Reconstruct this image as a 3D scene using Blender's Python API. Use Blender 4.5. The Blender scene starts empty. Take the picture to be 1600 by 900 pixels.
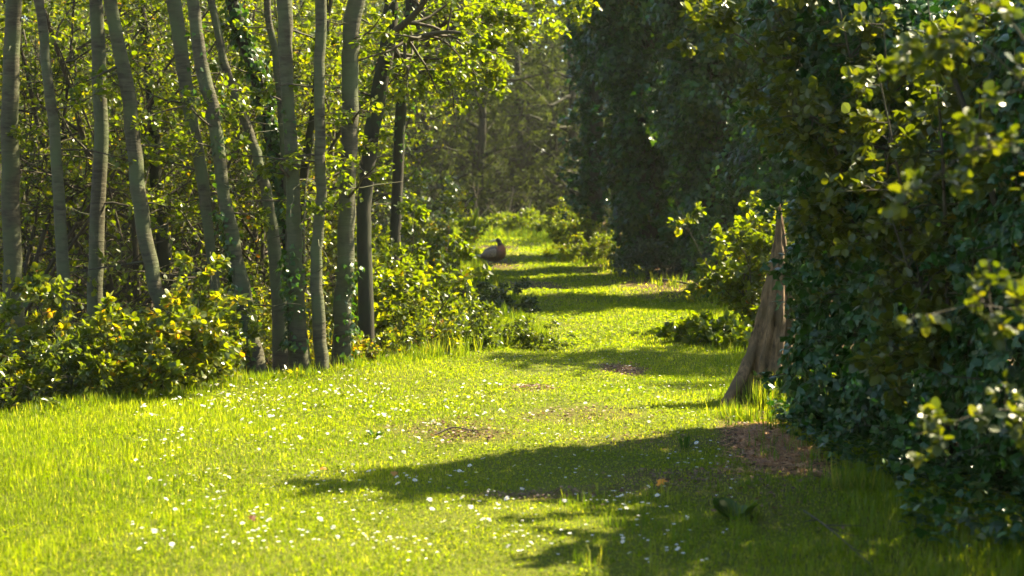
import bpy, math
import numpy as np

# ------------------------------------------------------------------ camera
F = 2600.0                                    # focal length in pixels of a 1600 wide picture
CAM_H = 1.35
PITCH = math.atan(165.0 / F)
scene = bpy.context.scene
cam_d = bpy.data.cameras.new('camera')
cam = bpy.data.objects.new('camera', cam_d)
scene.collection.objects.link(cam)
scene.camera = cam
cam.location = (0, 0, CAM_H)
cam.rotation_euler = (math.pi / 2 - PITCH, 0, 0)
cam_d.sensor_width = 36.0
cam_d.lens = 36.0 * F / 1600.0
cam_d.clip_start = 0.1
cam_d.clip_end = 3000
cam_d.dof.use_dof = True
cam_d.dof.focus_distance = 11.5
cam_d.dof.aperture_fstop = 3.4

# ------------------------------------------------------------------ light
SUN_AZ = math.radians(58)                     # clockwise from the view direction
SUN_EL = math.radians(45)
world = bpy.data.worlds.new('World')
scene.world = world
world.use_nodes = True
wn = world.node_tree
wn.nodes.clear()
sky = wn.nodes.new('ShaderNodeTexSky')
sky.sky_type = 'NISHITA'
sky.sun_disc = False
sky.sun_elevation = SUN_EL
sky.sun_rotation = SUN_AZ
bg = wn.nodes.new('ShaderNodeBackground')
bg.inputs['Strength'].default_value = 0.07
wo = wn.nodes.new('ShaderNodeOutputWorld')
wn.links.new(sky.outputs[0], bg.inputs[0])
wn.links.new(bg.outputs[0], wo.inputs[0])
sun_d = bpy.data.lights.new('sun', 'SUN')
sun_d.energy = 5.0
sun_d.angle = math.radians(0.8)
sun_d.color = (1.0, 0.87, 0.57)
sun = bpy.data.objects.new('sun', sun_d)
scene.collection.objects.link(sun)
from mathutils import Vector
SUNV = np.array([math.sin(SUN_AZ) * math.cos(SUN_EL), math.cos(SUN_AZ) * math.cos(SUN_EL), math.sin(SUN_EL)])
sun.rotation_euler = Vector(SUNV).to_track_quat('Z', 'Y').to_euler()
sun.location = (20, 10, 30)

vs = scene.view_settings
vs.view_transform = 'Standard'
vs.look = 'None'
vs.exposure = 2.65
vs.gamma = 1.0
scene.cycles.use_denoising = True
scene.cycles.max_bounces = 7
scene.cycles.diffuse_bounces = 3
scene.cycles.glossy_bounces = 2
scene.cycles.transmission_bounces = 4
scene.cycles.volume_bounces = 0
scene.cycles.transparent_max_bounces = 4
scene.cycles.sample_clamp_indirect = 4.0
scene.cycles.caustics_reflective = False
scene.cycles.caustics_refractive = False

UP = np.array([0.0, 0.0, 1.0])

# ------------------------------------------------------------------ pixels to places
FW = np.array([0, math.cos(PITCH), -math.sin(PITCH)])
UPV = np.array([0, math.sin(PITCH), math.cos(PITCH)])
def at(px, py, d):
    r = FW + UPV * ((450 - py) / F) + np.array([(px - 800) / F, 0, 0])
    return np.array([0, 0, CAM_H]) + r * (d / r[1])
def ground_at(px, py):
    r = FW + UPV * ((450 - py) / F) + np.array([(px - 800) / F, 0, 0])
    return np.array([0, 0, CAM_H]) + r * (CAM_H / -r[2])

# ------------------------------------------------------------------ terrain
LE_Y = np.array([-10, 4, 7, 9, 9.6, 10.3, 11.3, 11.8, 12.3, 13.2, 14.9, 18, 22, 26, 37, 46, 60, 900])
LE_X = np.array([-12, -7.5, -5.4, -3.5, -2.96, -2.38, -1.83, -1.45, -.85, -.52, -.1, -.12, -.35, -.62, -1.1, -1.6, -2, -2])
RI_Y = np.array([-10, 0, 5.7, 7.4, 8.5, 10, 11, 14.9, 18, 20.6, 22.6, 28, 39, 46, 60, 900])
RI_X = np.array([2.6, 2.3, 1.8, 1.75, 1.65, 1.6, 1.9, 2.1, 2.5, 2.5, 1.9, 1.12, .8, 1.0, 1.2, 1.2])
def left_x(y): return np.interp(y, LE_Y, LE_X)
def right_x(y): return np.interp(y, RI_Y, RI_X)
def sstep(a, b, x):
    t = np.clip((x - a) / (b - a), 0, 1)
    return t * t * (3 - 2 * t)
def height(x, y):
    x = np.asarray(x, float); y = np.asarray(y, float)
    z = 0.018 * np.sin(x * 2.1 + y * .7) + 0.016 * np.sin(x * 1.1 - y * 1.9 + 1) + 0.01 * np.sin(x * 4.3 + y * 3.1)
    dl = left_x(y) - x
    z = z - 0.42 * sstep(-0.1, 1.6, dl) * sstep(3, 8, y) - .5 * sstep(1.6, 8, dl)
    dr = x - right_x(y)
    z = z + 0.10 * sstep(0.0, 1.2, dr)
    z = z - 1.6 * sstep(42.5, 54, y) + 5.0 * sstep(66, 130, y)
    far = sstep(60, 200, np.hypot(x, y))
    return z + far * (1.5 * np.sin(x * .03) + 1.5 * np.sin(y * .025))
def drop(p):
    p = np.array(p, float); p[..., 2] = height(p[..., 0], p[..., 1]); return p

# bare patches of soil on the path: px, py, half width in px, half height in px, strength
PATCH = [(768, 388, 44, 4, .85), (775, 414, 40, 6, .9), (835, 447, 55, 6, .8), (975, 573, 36, 8, .95), (830, 610, 40, 6, .6),
         (735, 681, 70, 7, .5), (1205, 705, 62, 42, 1.0), (850, 767, 130, 8, .5), (1060, 755, 110, 16, .55), (1180, 780, 90, 30, .35),
         (960, 425, 60, 8, .7), (1055, 446, 90, 9, .95), (910, 408, 40, 6, .8), (790, 400, 50, 5, .6), (1180, 640, 30, 14, .4), (1000, 690, 120, 12, .3), (1040, 455, 90, 8, .5), (700, 668, 90, 10, .35), (900, 655, 110, 8, .35)]
PG = []
for px, py, wx, wy, s in PATCH:
    g = ground_at(px, py); g2 = ground_at(px + wx, py); g3 = ground_at(px, py - wy)
    PG.append((g[0], g[1], (g2[0] - g[0]) * 1.15, (g3[1] - g[1]) * 1.3, s))
def dirt(x, y):
    m = np.zeros_like(x, dtype=float)
    for gx, gy, rx, ry, s in PG:
        q = ((x - gx) / rx) ** 2 + ((y - gy) / ry) ** 2
        q = q + .35 * np.sin(x * 17 + y * 5) * np.sin(y * 9 - x * 6)
        m = np.maximum(m, s * (1 - sstep(.35, 1.35, q)))
    return m

# ------------------------------------------------------------------ materials
def mat(name):
    m = bpy.data.materials.new(name); m.use_nodes = True
    m.node_tree.nodes.clear()
    return m, m.node_tree.nodes, m.node_tree.links
def ramp(N, stops):
    r = N.new('ShaderNodeValToRGB')
    e = r.color_ramp.elements
    while len(e) < len(stops): e.new(0.5)
    for i, (p, c) in enumerate(stops):
        e[i].position = p; e[i].color = (c[0], c[1], c[2], 1)
    return r
def leaf_mat(name, stops, trans, tw=0.5, rough=0.4, spec=0.5):
    """stops: reflected colour over the leaf's own value; trans: tint of the light let through"""
    m, N, L = mat(name)
    a = N.new('ShaderNodeAttribute'); a.attribute_name = 'v'
    r = ramp(N, stops)
    L.new(a.outputs['Fac'], r.inputs[0])
    p = N.new('ShaderNodeBsdfPrincipled')
    p.inputs['Roughness'].default_value = rough
    p.inputs['Specular IOR Level'].default_value = spec
    L.new(r.outputs[0], p.inputs['Base Color'])
    mu = N.new('ShaderNodeMix'); mu.data_type = 'RGBA'; mu.blend_type = 'MULTIPLY'
    mu.inputs[0].default_value = 1.0
    L.new(r.outputs[0], mu.inputs[6]); mu.inputs[7].default_value = (*trans, 1)
    t = N.new('ShaderNodeBsdfTranslucent')
    L.new(mu.outputs[2], t.inputs['Color'])
    mx = N.new('ShaderNodeMixShader'); mx.inputs[0].default_value = tw
    L.new(p.outputs[0], mx.inputs[1]); L.new(t.outputs[0], mx.inputs[2])
    o = N.new('ShaderNodeOutputMaterial'); L.new(mx.outputs[0], o.inputs[0])
    return m
def bark_mat(name, c1, c2, c3, scale=1.0, rough=.85, bump=.6, stretch=(1, 1, .25), obj=True):
    m, N, L = mat(name)
    tc = N.new('ShaderNodeTexCoord')
    mp = N.new('ShaderNodeMapping'); mp.inputs['Scale'].default_value = stretch
    L.new(tc.outputs['Object'], mp.inputs[0])
    n1 = N.new('ShaderNodeTexNoise'); n1.inputs['Scale'].default_value = 26 * scale; n1.inputs['Detail'].default_value = 8; n1.inputs['Roughness'].default_value = .65
    L.new(mp.outputs[0], n1.inputs['Vector'])
    n2 = N.new('ShaderNodeTexNoise'); n2.inputs['Scale'].default_value = 4 * scale; n2.inputs['Detail'].default_value = 4
    L.new(tc.outputs['Object'], n2.inputs['Vector'])
    r1 = ramp(N, [(.3, c1), (.62, c2)]); L.new(n1.outputs[0], r1.inputs[0])
    r2 = ramp(N, [(.42, (0, 0, 0)), (.62, (1, 1, 1))]); L.new(n2.outputs[0], r2.inputs[0])
    mx = N.new('ShaderNodeMix'); mx.data_type = 'RGBA'
    L.new(r2.outputs[0], mx.inputs[0]); L.new(r1.outputs[0], mx.inputs[6]); mx.inputs[7].default_value = (*c3, 1)
    p = N.new('ShaderNodeBsdfPrincipled'); p.inputs['Roughness'].default_value = rough
    p.inputs['Specular IOR Level'].default_value = .25
    L.new(mx.outputs[2], p.inputs['Base Color'])
    b = N.new('ShaderNodeBump'); b.inputs['Strength'].default_value = bump; b.inputs['Distance'].default_value = .012
    L.new(n1.outputs[0], b.inputs['Height']); L.new(b.outputs[0], p.inputs['Normal'])
    o = N.new('ShaderNodeOutputMaterial'); L.new(p.outputs[0], o.inputs[0])
    return m
def plain(name, col, rough=.5, spec=.5):
    m, N, L = mat(name)
    p = N.new('ShaderNodeBsdfPrincipled'); p.inputs['Roughness'].default_value = rough
    p.inputs['Specular IOR Level'].default_value = spec
    n = N.new('ShaderNodeTexNoise'); n.inputs['Scale'].default_value = 60; n.inputs['Detail'].default_value = 4
    r = ramp(N, [(.3, tuple(c * .7 for c in col)), (.7, tuple(min(1, c * 1.15) for c in col))])
    L.new(n.outputs[0], r.inputs[0]); L.new(r.outputs[0], p.inputs['Base Color'])
    o = N.new('ShaderNodeOutputMaterial'); L.new(p.outputs[0], o.inputs[0])
    return m

YT = (2.6, 2.1, .25)
M = {}
M['grass'] = leaf_mat('lawn_blades', [(0, (.055, .088, .003)), (.5, (.120, .156, .004)), (.85, (.19, .208, .006)), (.93, (.32, .30, .09)), (1, (.38, .34, .15))], (2.1, 2.15, .2), .60, .5, .18)
M['long'] = leaf_mat('long_blades', [(0, (.055, .10, .006)), (.6, (.10, .15, .008)), (1, (.26, .25, .06))], (2.0, 1.9, .25), .5, .45, .25)
M['maple'] = leaf_mat('spring_leaf', [(0, (.022, .042, .004)), (.55, (.043, .068, .005)), (.93, (.080, .092, .006)), (.97, (.13, .07, .008)), (1, (.11, .04, .008))], (4.4, 3.6, .15), .57, .36, .4)
M['lime'] = leaf_mat('lime_leaf', [(0, (.032, .060, .004)), (.7, (.066, .094, .006)), (1, (.11, .12, .008))], (3.4, 3.0, .15), .55, .36, .4)
M['bush'] = leaf_mat('bramble_leaf', [(0, (.026, .050, .006)), (.5, (.052, .078, .008)), (.8, (.10, .115, .01)), (.9, (.20, .16, .012)), (1, (.26, .10, .01))], (3.4, 2.9, .2), .5, .33, .45)
M['darkbush'] = leaf_mat('evergreen_bramble_leaf', [(0, (.012, .030, .007)), (.7, (.026, .050, .010)), (.94, (.05, .07, .014)), (1, (.10, .04, .014))], (2.2, 2.0, .4), .25, .30, .5)
M['ivy'] = leaf_mat('ivy_leaf', [(0, (.007, .026, .005)), (.6, (.016, .056, .007)), (.92, (.034, .085, .011)), (1, (.09, .085, .02))], (2.0, 2.2, .4), .2, .33, .30)
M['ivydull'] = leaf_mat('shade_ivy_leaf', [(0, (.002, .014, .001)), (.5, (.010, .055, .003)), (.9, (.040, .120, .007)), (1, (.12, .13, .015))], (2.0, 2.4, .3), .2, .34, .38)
M['ivylight'] = leaf_mat('light_ivy_leaf', [(0, (.016, .048, .006)), (.7, (.034, .075, .008)), (1, (.06, .10, .010))], (2.2, 2.2, .3), .4, .32, .45)
M['haw'] = leaf_mat('hawthorn_leaf', [(0, (.026, .044, .005)), (.6, (.050, .070, .007)), (.95, (.11, .12, .012)), (1, (.20, .14, .02))], (2.3, 2.0, .2), .45, .35, .42)
M['far'] = leaf_mat('far_leaf', [(0, (.036, .050, .014)), (.6, (.060, .080, .020)), (.95, (.075, .095, .024)), (1, (.10, .10, .03))], (1.7, 1.7, .4), .3, .9, .04)  # pale, low contrast leaf colours stand in for thicker haze
M['brown'] = leaf_mat('dead_leaf', [(0, (.05, .024, .012)), (.4, (.10, .052, .024)), (.8, (.17, .105, .05)), (1, (.28, .20, .12))], (1.2, .9, .6), .2, .6, .3)
M['needles'] = leaf_mat('needle_litter', [(0, (.15, .06, .018)), (.5, (.34, .145, .04)), (1, (.55, .32, .13))], (1.1, .8, .5), .15, .55, .3)  # colour brightened to stand in for sunlight the hedge blocks here
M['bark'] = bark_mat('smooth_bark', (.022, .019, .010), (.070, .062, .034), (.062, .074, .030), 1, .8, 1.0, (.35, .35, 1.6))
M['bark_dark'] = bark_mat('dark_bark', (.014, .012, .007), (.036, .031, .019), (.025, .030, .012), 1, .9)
M['twig'] = bark_mat('twig_bark', (.028, .021, .012), (.065, .05, .033), (.045, .042, .02), 2, .8, .3)
M['dead'] = bark_mat('weathered_dead_wood', (.012, .008, .004), (.20, .125, .062), (.09, .062, .030), 1.6, .9, 1.0, (1, 1, .22))
M['straw'] = bark_mat('dry_stalk', (.12, .10, .06), (.26, .22, .14), (.2, .17, .10), 2, .8, .2)

# ------------------------------------------------------------------ mesh assembly
class MB:
    def __init__(self): self.V = []; self.I = []; self.T = []; self.A = []; self.MI = []; self.S = []; self.n = 0
    def add(self, v, loops, totals, val=None, mi=0, smooth=False):
        v = np.asarray(v, np.float32).reshape(-1, 3)
        self.V.append(v); self.I.append(np.asarray(loops, np.int64).ravel() + self.n)
        totals = np.asarray(totals, np.int32).ravel()
        self.T.append(totals)
        self.A.append(np.full(len(v), .5, np.float32) if val is None else np.broadcast_to(np.asarray(val, np.float32), (len(v),)))
        self.MI.append(np.full(len(totals), mi, np.int32)); self.S.append(np.full(len(totals), smooth))
        self.n += len(v)
    def build(self, name, mats, parent=None, loc=None, sharp=True):
        V = np.concatenate(self.V)
        if loc is not None: V = V - np.asarray(loc, np.float32)
        I = np.concatenate(self.I); T = np.concatenate(self.T)
        me = bpy.data.meshes.new(name)
        me.vertices.add(len(V)); me.vertices.foreach_set('co', V.ravel())
        me.loops.add(len(I)); me.loops.foreach_set('vertex_index', I.astype(np.int32))
        me.polygons.add(len(T))
        me.polygons.foreach_set('loop_start', np.concatenate([[0], np.cumsum(T)[:-1]]).astype(np.int32))
        me.polygons.foreach_set('material_index', np.concatenate(self.MI))
        me.polygons.foreach_set('use_smooth', np.concatenate(self.S))
        at_ = me.attributes.new('v', 'FLOAT', 'POINT'); at_.data.foreach_set('value', np.concatenate(self.A))
        if not isinstance(mats, (list, tuple)): mats = [mats]
        for m in mats: me.materials.append(m)
        me.update(calc_edges=True)
        o = bpy.data.objects.new(name, me)
        scene.collection.objects.link(o)
        if parent is not None: o.parent = parent
        elif loc is not None: o.location = loc
        return o

def tag(o, label=None, cat=None, group=None, kind=None):
    if label: o['label'] = label
    if cat: o['category'] = cat
    if group: o['group'] = group
    if kind: o['kind'] = kind
    return o
def thing(name, label, cat, loc, group=None):
    o = bpy.data.objects.new(name, None); o.empty_display_size = .2
    scene.collection.objects.link(o); o.location = loc
    return tag(o, label, cat, group)
def copy_tree(o, parent=None):
    c = o.copy(); scene.collection.objects.link(c)
    if parent is not None: c.parent = parent
    for ch in list(o.children): copy_tree(ch, c)
    return c

def norm(a): return a / np.maximum(np.linalg.norm(a, axis=-1, keepdims=True), 1e-9)

# templates: unit length along +y, normal +z
def T_(verts, faces): return np.array(verts, float), faces
OVAL = T_([(0, 0, 0), (.27, .28, .07), (.24, .66, .05), (0, 1, -.08), (-.24, .66, .05), (-.27, .28, .07)], [(0, 1, 2, 3), (0, 3, 4, 5)])
ROUND = T_([(0, 0, 0), (.36, .22, .06), (.42, .58, .04), (.20, .9, -.04), (0, 1, -.08), (-.20, .9, -.04), (-.42, .58, .04), (-.36, .22, .06)], [(0, 1, 2, 3, 4), (0, 4, 5, 6, 7)])
DIAM = T_([(0, 0, 0), (.3, .45, .08), (0, 1, -.04), (-.3, .45, .08)], [(0, 1, 2), (0, 2, 3)])
LOBED = T_([(0, .12, 0), (.30, -.05, -.02), (.50, .26, -.03), (.30, .40, .05), (.42, .78, -.04), (.15, .68, .05), (0, 1.05, -.08),
            (-.15, .68, .05), (-.42, .78, -.04), (-.30, .40, .05), (-.50, .26, -.03), (-.30, -.05, -.02), (0, .45, .02)],
           [(0, 1, 2, 3, 12), (12, 3, 4, 5), (12, 5, 6, 7), (12, 7, 8, 9), (0, 12, 9, 10, 11)])
IVY = T_([(0, 0, 0), (.34, -.02, -.02), (.52, .28, -.05), (.26, .50, .05), (0, 1.0, -.10), (-.26, .50, .05), (-.52, .28, -.05), (-.34, -.02, -.02), (0, .42, .04)],
         [(0, 1, 2, 3, 8), (8, 3, 4, 5), (0, 8, 5, 6, 7)])
BLADE = T_([(-.5, 0, 0), (.5, 0, 0), (.38, .55, .10), (-.38, .55, .10), (0, 1, .38)], [(0, 1, 2, 3), (3, 2, 4)])
NEEDLE = T_([(-.5, 0, 0), (.5, 0, 0), (.3, 1, .03), (-.3, 1, .03)], [(0, 1, 2, 3)])

def place(mb, tpl, pos, axis, nrm, size, width=None, val=None, mi=0):
    """one copy of the template at every position; axis = leaf direction, nrm = facing"""
    tv, tf = tpl
    n = len(pos)
    if n == 0: return
    a = norm(axis); nr = norm(nrm - a * (a * nrm).sum(-1, keepdims=True)); s = np.cross(a, nr)
    size = np.broadcast_to(size, (n,)); width = size if width is None else np.broadcast_to(width, (n,))
    k = len(tv)
    V = (pos[:, None, :] + s[:, None, :] * (tv[None, :, 0] * width[:, None])[..., None]
         + a[:, None, :] * (tv[None, :, 1] * size[:, None])[..., None]
         + nr[:, None, :] * (tv[None, :, 2] * size[:, None])[..., None])
    lp = np.concatenate([np.array(f) for f in tf]); tt = np.array([len(f) for f in tf])
    I = (lp[None, :] + (np.arange(n) * k)[:, None])
    mb.add(V.reshape(-1, 3), I, np.tile(tt, n), np.repeat(np.broadcast_to(val, (n,)), k) if val is not None else None, mi)

def tubes(mb, P, R, sides=5, mi=0, val=.5, cap=False):
    """P (N,K,3) centre lines, R (N,K) radii"""
    P = np.asarray(P, float); R = np.asarray(R, float)
    if P.ndim == 2: P = P[None]; R = R[None]
    N, K, _ = P.shape
    if N == 0: return
    t = norm(np.gradient(P, axis=1))
    ref = np.where(np.abs(t[:, :1, 2:3]) > .9, np.array([1.0, 0, 0]), np.array([0, 0, 1.0]))
    ref = np.broadcast_to(ref, t.shape)
    u = norm(np.cross(t, ref)); w = np.cross(t, u)
    th = np.arange(sides) * 2 * np.pi / sides
    R_ = R[..., None] if R.ndim == 2 else R
    V = P[:, :, None, :] + (u[:, :, None, :] * np.cos(th)[None, None, :, None] + w[:, :, None, :] * np.sin(th)[None, None, :, None]) * (R_[..., None] if R_.ndim == 3 else R_)
    base = (np.arange(N) * K * sides)[:, None, None]
    kk = (np.arange(K - 1) * sides)[None, :, None]; ss = np.arange(sides)[None, None, :]; s2 = (ss + 1) % sides
    q = np.stack([base + kk + ss, base + kk + s2, base + kk + sides + s2, base + kk + sides + ss], -1)
    mb.add(V.reshape(-1, 3), q, np.full(N * (K - 1) * sides, 4), val, mi, True)

def lines(starts, dirs, L, K, rng, wob=.25, bend=0.0):
    """wandering centre lines from starts; bend lifts (+) or droops (-) them"""
    n = len(starts); d = norm(dirs); step = (np.broadcast_to(L, (n,)) / (K - 1))[:, None]
    P = [np.array(starts, float)]
    for i in range(K - 1):
        d = norm(d + rng.normal(0, wob, (n, 3)) * .5 + UP * bend / K)
        P.append(P[-1] + d * step)
    return np.stack(P, 1)
def sample(P, i, t):
    K = P.shape[1]; f = t * (K - 1); k = np.minimum(f.astype(int), K - 2); f = (f - k)[:, None]
    a = P[i, k]; b = P[i, k + 1]
    return a * (1 - f) + b * f, norm(b - a)
def side(P, R, m, t0, t1, L, K, rng, ang=.9, up=.2, wob=.3, bend=0.0, flat=1.0, rr=.55):
    """m side shoots per line"""
    n = len(P); i = np.repeat(np.arange(n), m)
    t = rng.uniform(t0, t1, n * m)
    s, d = sample(P, i, t)
    rad = R[i, np.minimum((t * (P.shape[1] - 1)).astype(int), P.shape[1] - 2)]
    q = rng.normal(0, 1, (n * m, 3)); q[:, 2] *= flat; q = norm(q - d * (q * d).sum(-1, keepdims=True) * .8)
    dd = norm(d * (1 - ang) + q * ang + UP * up)
    Lb = (L[i] if isinstance(L, np.ndarray) else L) * rng.uniform(.55, 1.15, n * m) * (1.15 - .6 * t)
    C = lines(s, dd, Lb, K, rng, wob, bend)
    r0 = np.minimum(rad * rr, .5) + .0008
    return C, r0[:, None] * np.linspace(1, .3, K)[None, :], Lb
def leaves_along(mb, P, per, tpl, size, rng, mi=0, t0=.15, upn=.9, jit=.5, vlo=0, vhi=1, vbias=1.0, droop=0.1, spread=.8):
    n = len(P)
    if n == 0: return
    i = np.repeat(np.arange(n), per); t = rng.uniform(t0, 1, n * per)
    p, d = sample(P, i, t)
    q = rng.normal(0, 1, (len(p), 3)); q = norm(q)
    ax = norm(d * .5 + q * spread - UP * droop)
    nr = norm(UP * upn + rng.normal(0, jit, (len(p), 3)))
    sz = size * rng.uniform(.55, 1.15, len(p))
    p = p + ax * (sz * .25)[:, None]
    grp = rng.random(n)[i]
    v = np.clip((grp * .45 + rng.random(len(p)) * .55), 0, 1) ** vbias
    place(mb, tpl, p, ax, nr, sz, None, vlo + v * (vhi - vlo), mi)

# ------------------------------------------------------------------ ground
def axis_pts(segs):
    out = []
    for a, b, st in segs: out.append(np.arange(a, b, st))
    return np.concatenate(out + [[segs[-1][1]]])
gx = axis_pts([(-500, -100, 40), (-100, -20, 8), (-20, -6, 1), (-6, -3, .3), (-3, 3, .08), (3, 6, .4), (6, 20, 2), (20, 100, 8), (100, 500, 40)])
gy = axis_pts([(-60, 0, 10), (0, 4, 1), (4, 20, .09), (20, 46, .25), (46, 70, 1), (70, 160, 6), (160, 900, 60)])
X, Y = np.meshgrid(gx, gy, indexing='ij')
Z = height(X, Y)
gm = MB()
nx, ny = len(gx), len(gy)
ii, jj = np.meshgrid(np.arange(nx - 1), np.arange(ny - 1), indexing='ij')
q = np.stack([ii * ny + jj, (ii + 1) * ny + jj, (ii + 1) * ny + jj + 1, ii * ny + jj + 1], -1)
inlawn = sstep(-.25, .15, X - left_x(Y)) * sstep(-.1, .5, right_x(Y) - X + .1) * (1 - sstep(44, 48, Y))
soil = np.maximum(dirt(X, Y), 1 - inlawn)
gm.add(np.stack([X, Y, Z], -1), q, np.full(q.shape[0] * q.shape[1], 4), soil.ravel(), 0, True)
m, N, L = mat('lawn_soil_and_leaf_mould')
a = N.new('ShaderNodeAttribute'); a.attribute_name = 'v'
geo = N.new('ShaderNodeNewGeometry')
n1 = N.new('ShaderNodeTexNoise'); n1.inputs['Scale'].default_value = 3.0; n1.inputs['Detail'].default_value = 8
n2 = N.new('ShaderNodeTexNoise'); n2.inputs['Scale'].default_value = 45.0; n2.inputs['Detail'].default_value = 8; n2.inputs['Roughness'].default_value = .7
for n_ in (n1, n2): L.new(geo.outputs['Position'], n_.inputs['Vector'])
r1 = ramp(N, [(.3, (.035, .055, .004)), (.55, (.09, .10, .005)), (.75, (.14, .13, .012))]); L.new(n2.outputs[0], r1.inputs[0])
r2 = ramp(N, [(.25, (.022, .012, .006)), (.5, (.070, .042, .014)), (.62, (.13, .082, .030)), (.78, (.22, .15, .065))]); L.new(n2.outputs[0], r2.inputs[0])
ma = N.new('ShaderNodeMath'); ma.operation = 'MULTIPLY_ADD'; ma.inputs[1].default_value = .5; ma.inputs[2].default_value = -.25
L.new(n1.outputs[0], ma.inputs[0])
ad = N.new('ShaderNodeMath'); ad.operation = 'ADD'; ad.use_clamp = True
L.new(a.outputs['Fac'], ad.inputs[0]); L.new(ma.outputs[0], ad.inputs[1])
mx = N.new('ShaderNodeMix'); mx.data_type = 'RGBA'
L.new(ad.outputs[0], mx.inputs[0]); L.new(r1.outputs[0], mx.inputs[6]); L.new(r2.outputs[0], mx.inputs[7])
p = N.new('ShaderNodeBsdfPrincipled'); p.inputs['Roughness'].default_value = .9; p.inputs['Specular IOR Level'].default_value = .15
L.new(mx.outputs[2], p.inputs['Base Color'])
b = N.new('ShaderNodeBump'); b.inputs['Strength'].default_value = .9; b.inputs['Distance'].default_value = .02
L.new(n2.outputs[0], b.inputs['Height']); L.new(b.outputs[0], p.inputs['Normal'])
o = N.new('ShaderNodeOutputMaterial'); L.new(p.outputs[0], o.inputs[0])
g = gm.build('ground', m); tag(g, 'grassy ground with a worn earth path and brown woodland floor', kind='structure')

# ------------------------------------------------------------------ grass
rng = np.random.default_rng(7)
def lown(x, y, s=1.0, ph=0.0):
    return (np.sin(x * 2.3 * s + ph) * np.sin(y * 1.7 * s + 1.3 + ph) + np.sin(x * 5.1 * s - y * 3.3 * s + ph) * .6 + np.sin(x * 1.1 * s + y * 4.9 * s) * .4) / 2.0
def scatter(y0, y1, dens, xa=None, xb=None):
    ys = []; xs = []
    hw = 0.36 * y1 + .5
    n = int(dens * (y1 - y0) * 2 * hw)
    y = rng.uniform(y0, y1, n); x = rng.uniform(-hw, hw, n)
    ok = (np.abs(x) < .34 * y + .35) & (x > left_x(y) - .12) & (x < right_x(y) + .3)
    return x[ok], y[ok]
def grass_layer(mb, x, y, h0, w0, tall=1.0):
    dm = dirt(x, y)
    keep = rng.random(len(x)) > dm * .93
    x, y = x[keep], y[keep]; dm = dm[keep]
    edge = 1 - sstep(.0, .35, x - left_x(y))
    redge = 1 - sstep(.0, .5, right_x(y) - x)
    leftlong = sstep(1.2, 2.2, -x) * (1 - sstep(10, 10.6, y)) * .6
    far = sstep(36, 42, y) * .8
    clump = .5 + .5 * lown(x, y, 1.7)
    tread = 1 - .4 * np.exp(-((x - .25) / .8) ** 2)
    h = h0 * (.55 + .7 * clump) * rng.uniform(.5, 1.3, len(x)) * (1 + 1.1 * edge + 1.2 * redge + leftlong * 1.0 + far) * tread * (1 - .4 * dm)
    n = len(x)
    ang = rng.uniform(0, 2 * np.pi, n)
    lean = np.abs(rng.normal(.30, .28, n)) + .1
    lie = rng.random(n) < .14
    lean = np.where(lie, lean + 1.6, lean)
    ax = np.stack([np.cos(ang) * lean, np.sin(ang) * lean, np.ones(n)], -1)
    nr = np.stack([-np.cos(ang), -np.sin(ang), lean], -1) + rng.normal(0, .35, (n, 3))
    pos = np.stack([x, y, height(x, y) - .004], -1)
    v = np.clip(.44 + .26 * lown(x, y, .9, 2) + .12 * lown(x, y, 3.1, 5) + rng.normal(0, .2, n) + dm * .25, 0, .90)
    v = np.where(rng.random(n) < .05 + dm * .3, rng.uniform(.92, 1, n), v)
    place(mb, BLADE, pos, ax, nr, h, w0 * rng.uniform(.6, 1.3, n), v)
gb = MB()
for y0, y1, dens, h, w in [(5.0, 7.2, 9500, .026, .0032), (7.2, 9.5, 7500, .026, .0038), (9.5, 13.2, 4800, .028, .005), (13.2, 18, 2400, .034, .008),
                           (18, 26, 1050, .042, .012), (26, 44.5, 450, .055, .018)]:
    x, y = scatter(y0, y1, dens); grass_layer(gb, x, y, h, w)
    # small round leaflets of clover and daisy between the blades
    x, y = scatter(y0, y1, dens * .30); k_ = rng.random(len(x)) < (.35 + .6 * (lown(x, y, 1.3, 4) > -.1)) * (1 - dirt(x, y)); x, y = x[k_], y[k_]; n_ = len(x)
    a_ = rng.uniform(0, 6.28, n_)
    place(gb, ROUND, np.stack([x, y, height(x, y) + rng.uniform(.004, h * .75, n_)], -1), np.stack([np.cos(a_), np.sin(a_), rng.normal(.1, .25, n_)], -1),
          UP + rng.normal(0, .35, (n_, 3)), (w * 2.6 + .003) * rng.uniform(.6, 1.3, n_), None, np.clip(.45 + rng.normal(0, .2, n_), 0, .85))
tag(gb.build('grass', M['grass']), 'short sunlit lawn grass dappled with shade along the path', kind='stuff')
# longer tufts, along both edges and scattered at the left of the lawn
lb = MB()
def tufts(n, xf, yf, h, w, per):
    x = xf; y = yf
    i = np.repeat(np.arange(len(x)), per)
    px_ = x[i] + rng.normal(0, .022, len(i)); py_ = y[i] + rng.normal(0, .022, len(i))
    an = rng.uniform(0, 2 * np.pi, len(i)); le = np.abs(rng.normal(.25, .3, len(i))) + .05
    hh = (h * rng.uniform(.5, 1.3, len(x)))[i] * rng.uniform(.5, 1.15, len(i))
    ax = np.stack([np.cos(an) * le, np.sin(an) * le, np.ones(len(i))], -1)
    nr = np.stack([-np.cos(an), -np.sin(an), le], -1) + rng.normal(0, .3, (len(i), 3))
    place(lb, BLADE, np.stack([px_, py_, height(px_, py_) - .005], -1), ax, nr, hh, w * rng.uniform(.6, 1.3, len(i)), np.clip(rng.random(len(x))[i] * .6 + rng.random(len(i)) * .3 + .05, 0, 1))
y = rng.uniform(5, 16, 900); x = left_x(y) + rng.uniform(-.25, .22, 900); tufts(0, x, y, .09, .0045, 11)
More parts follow.
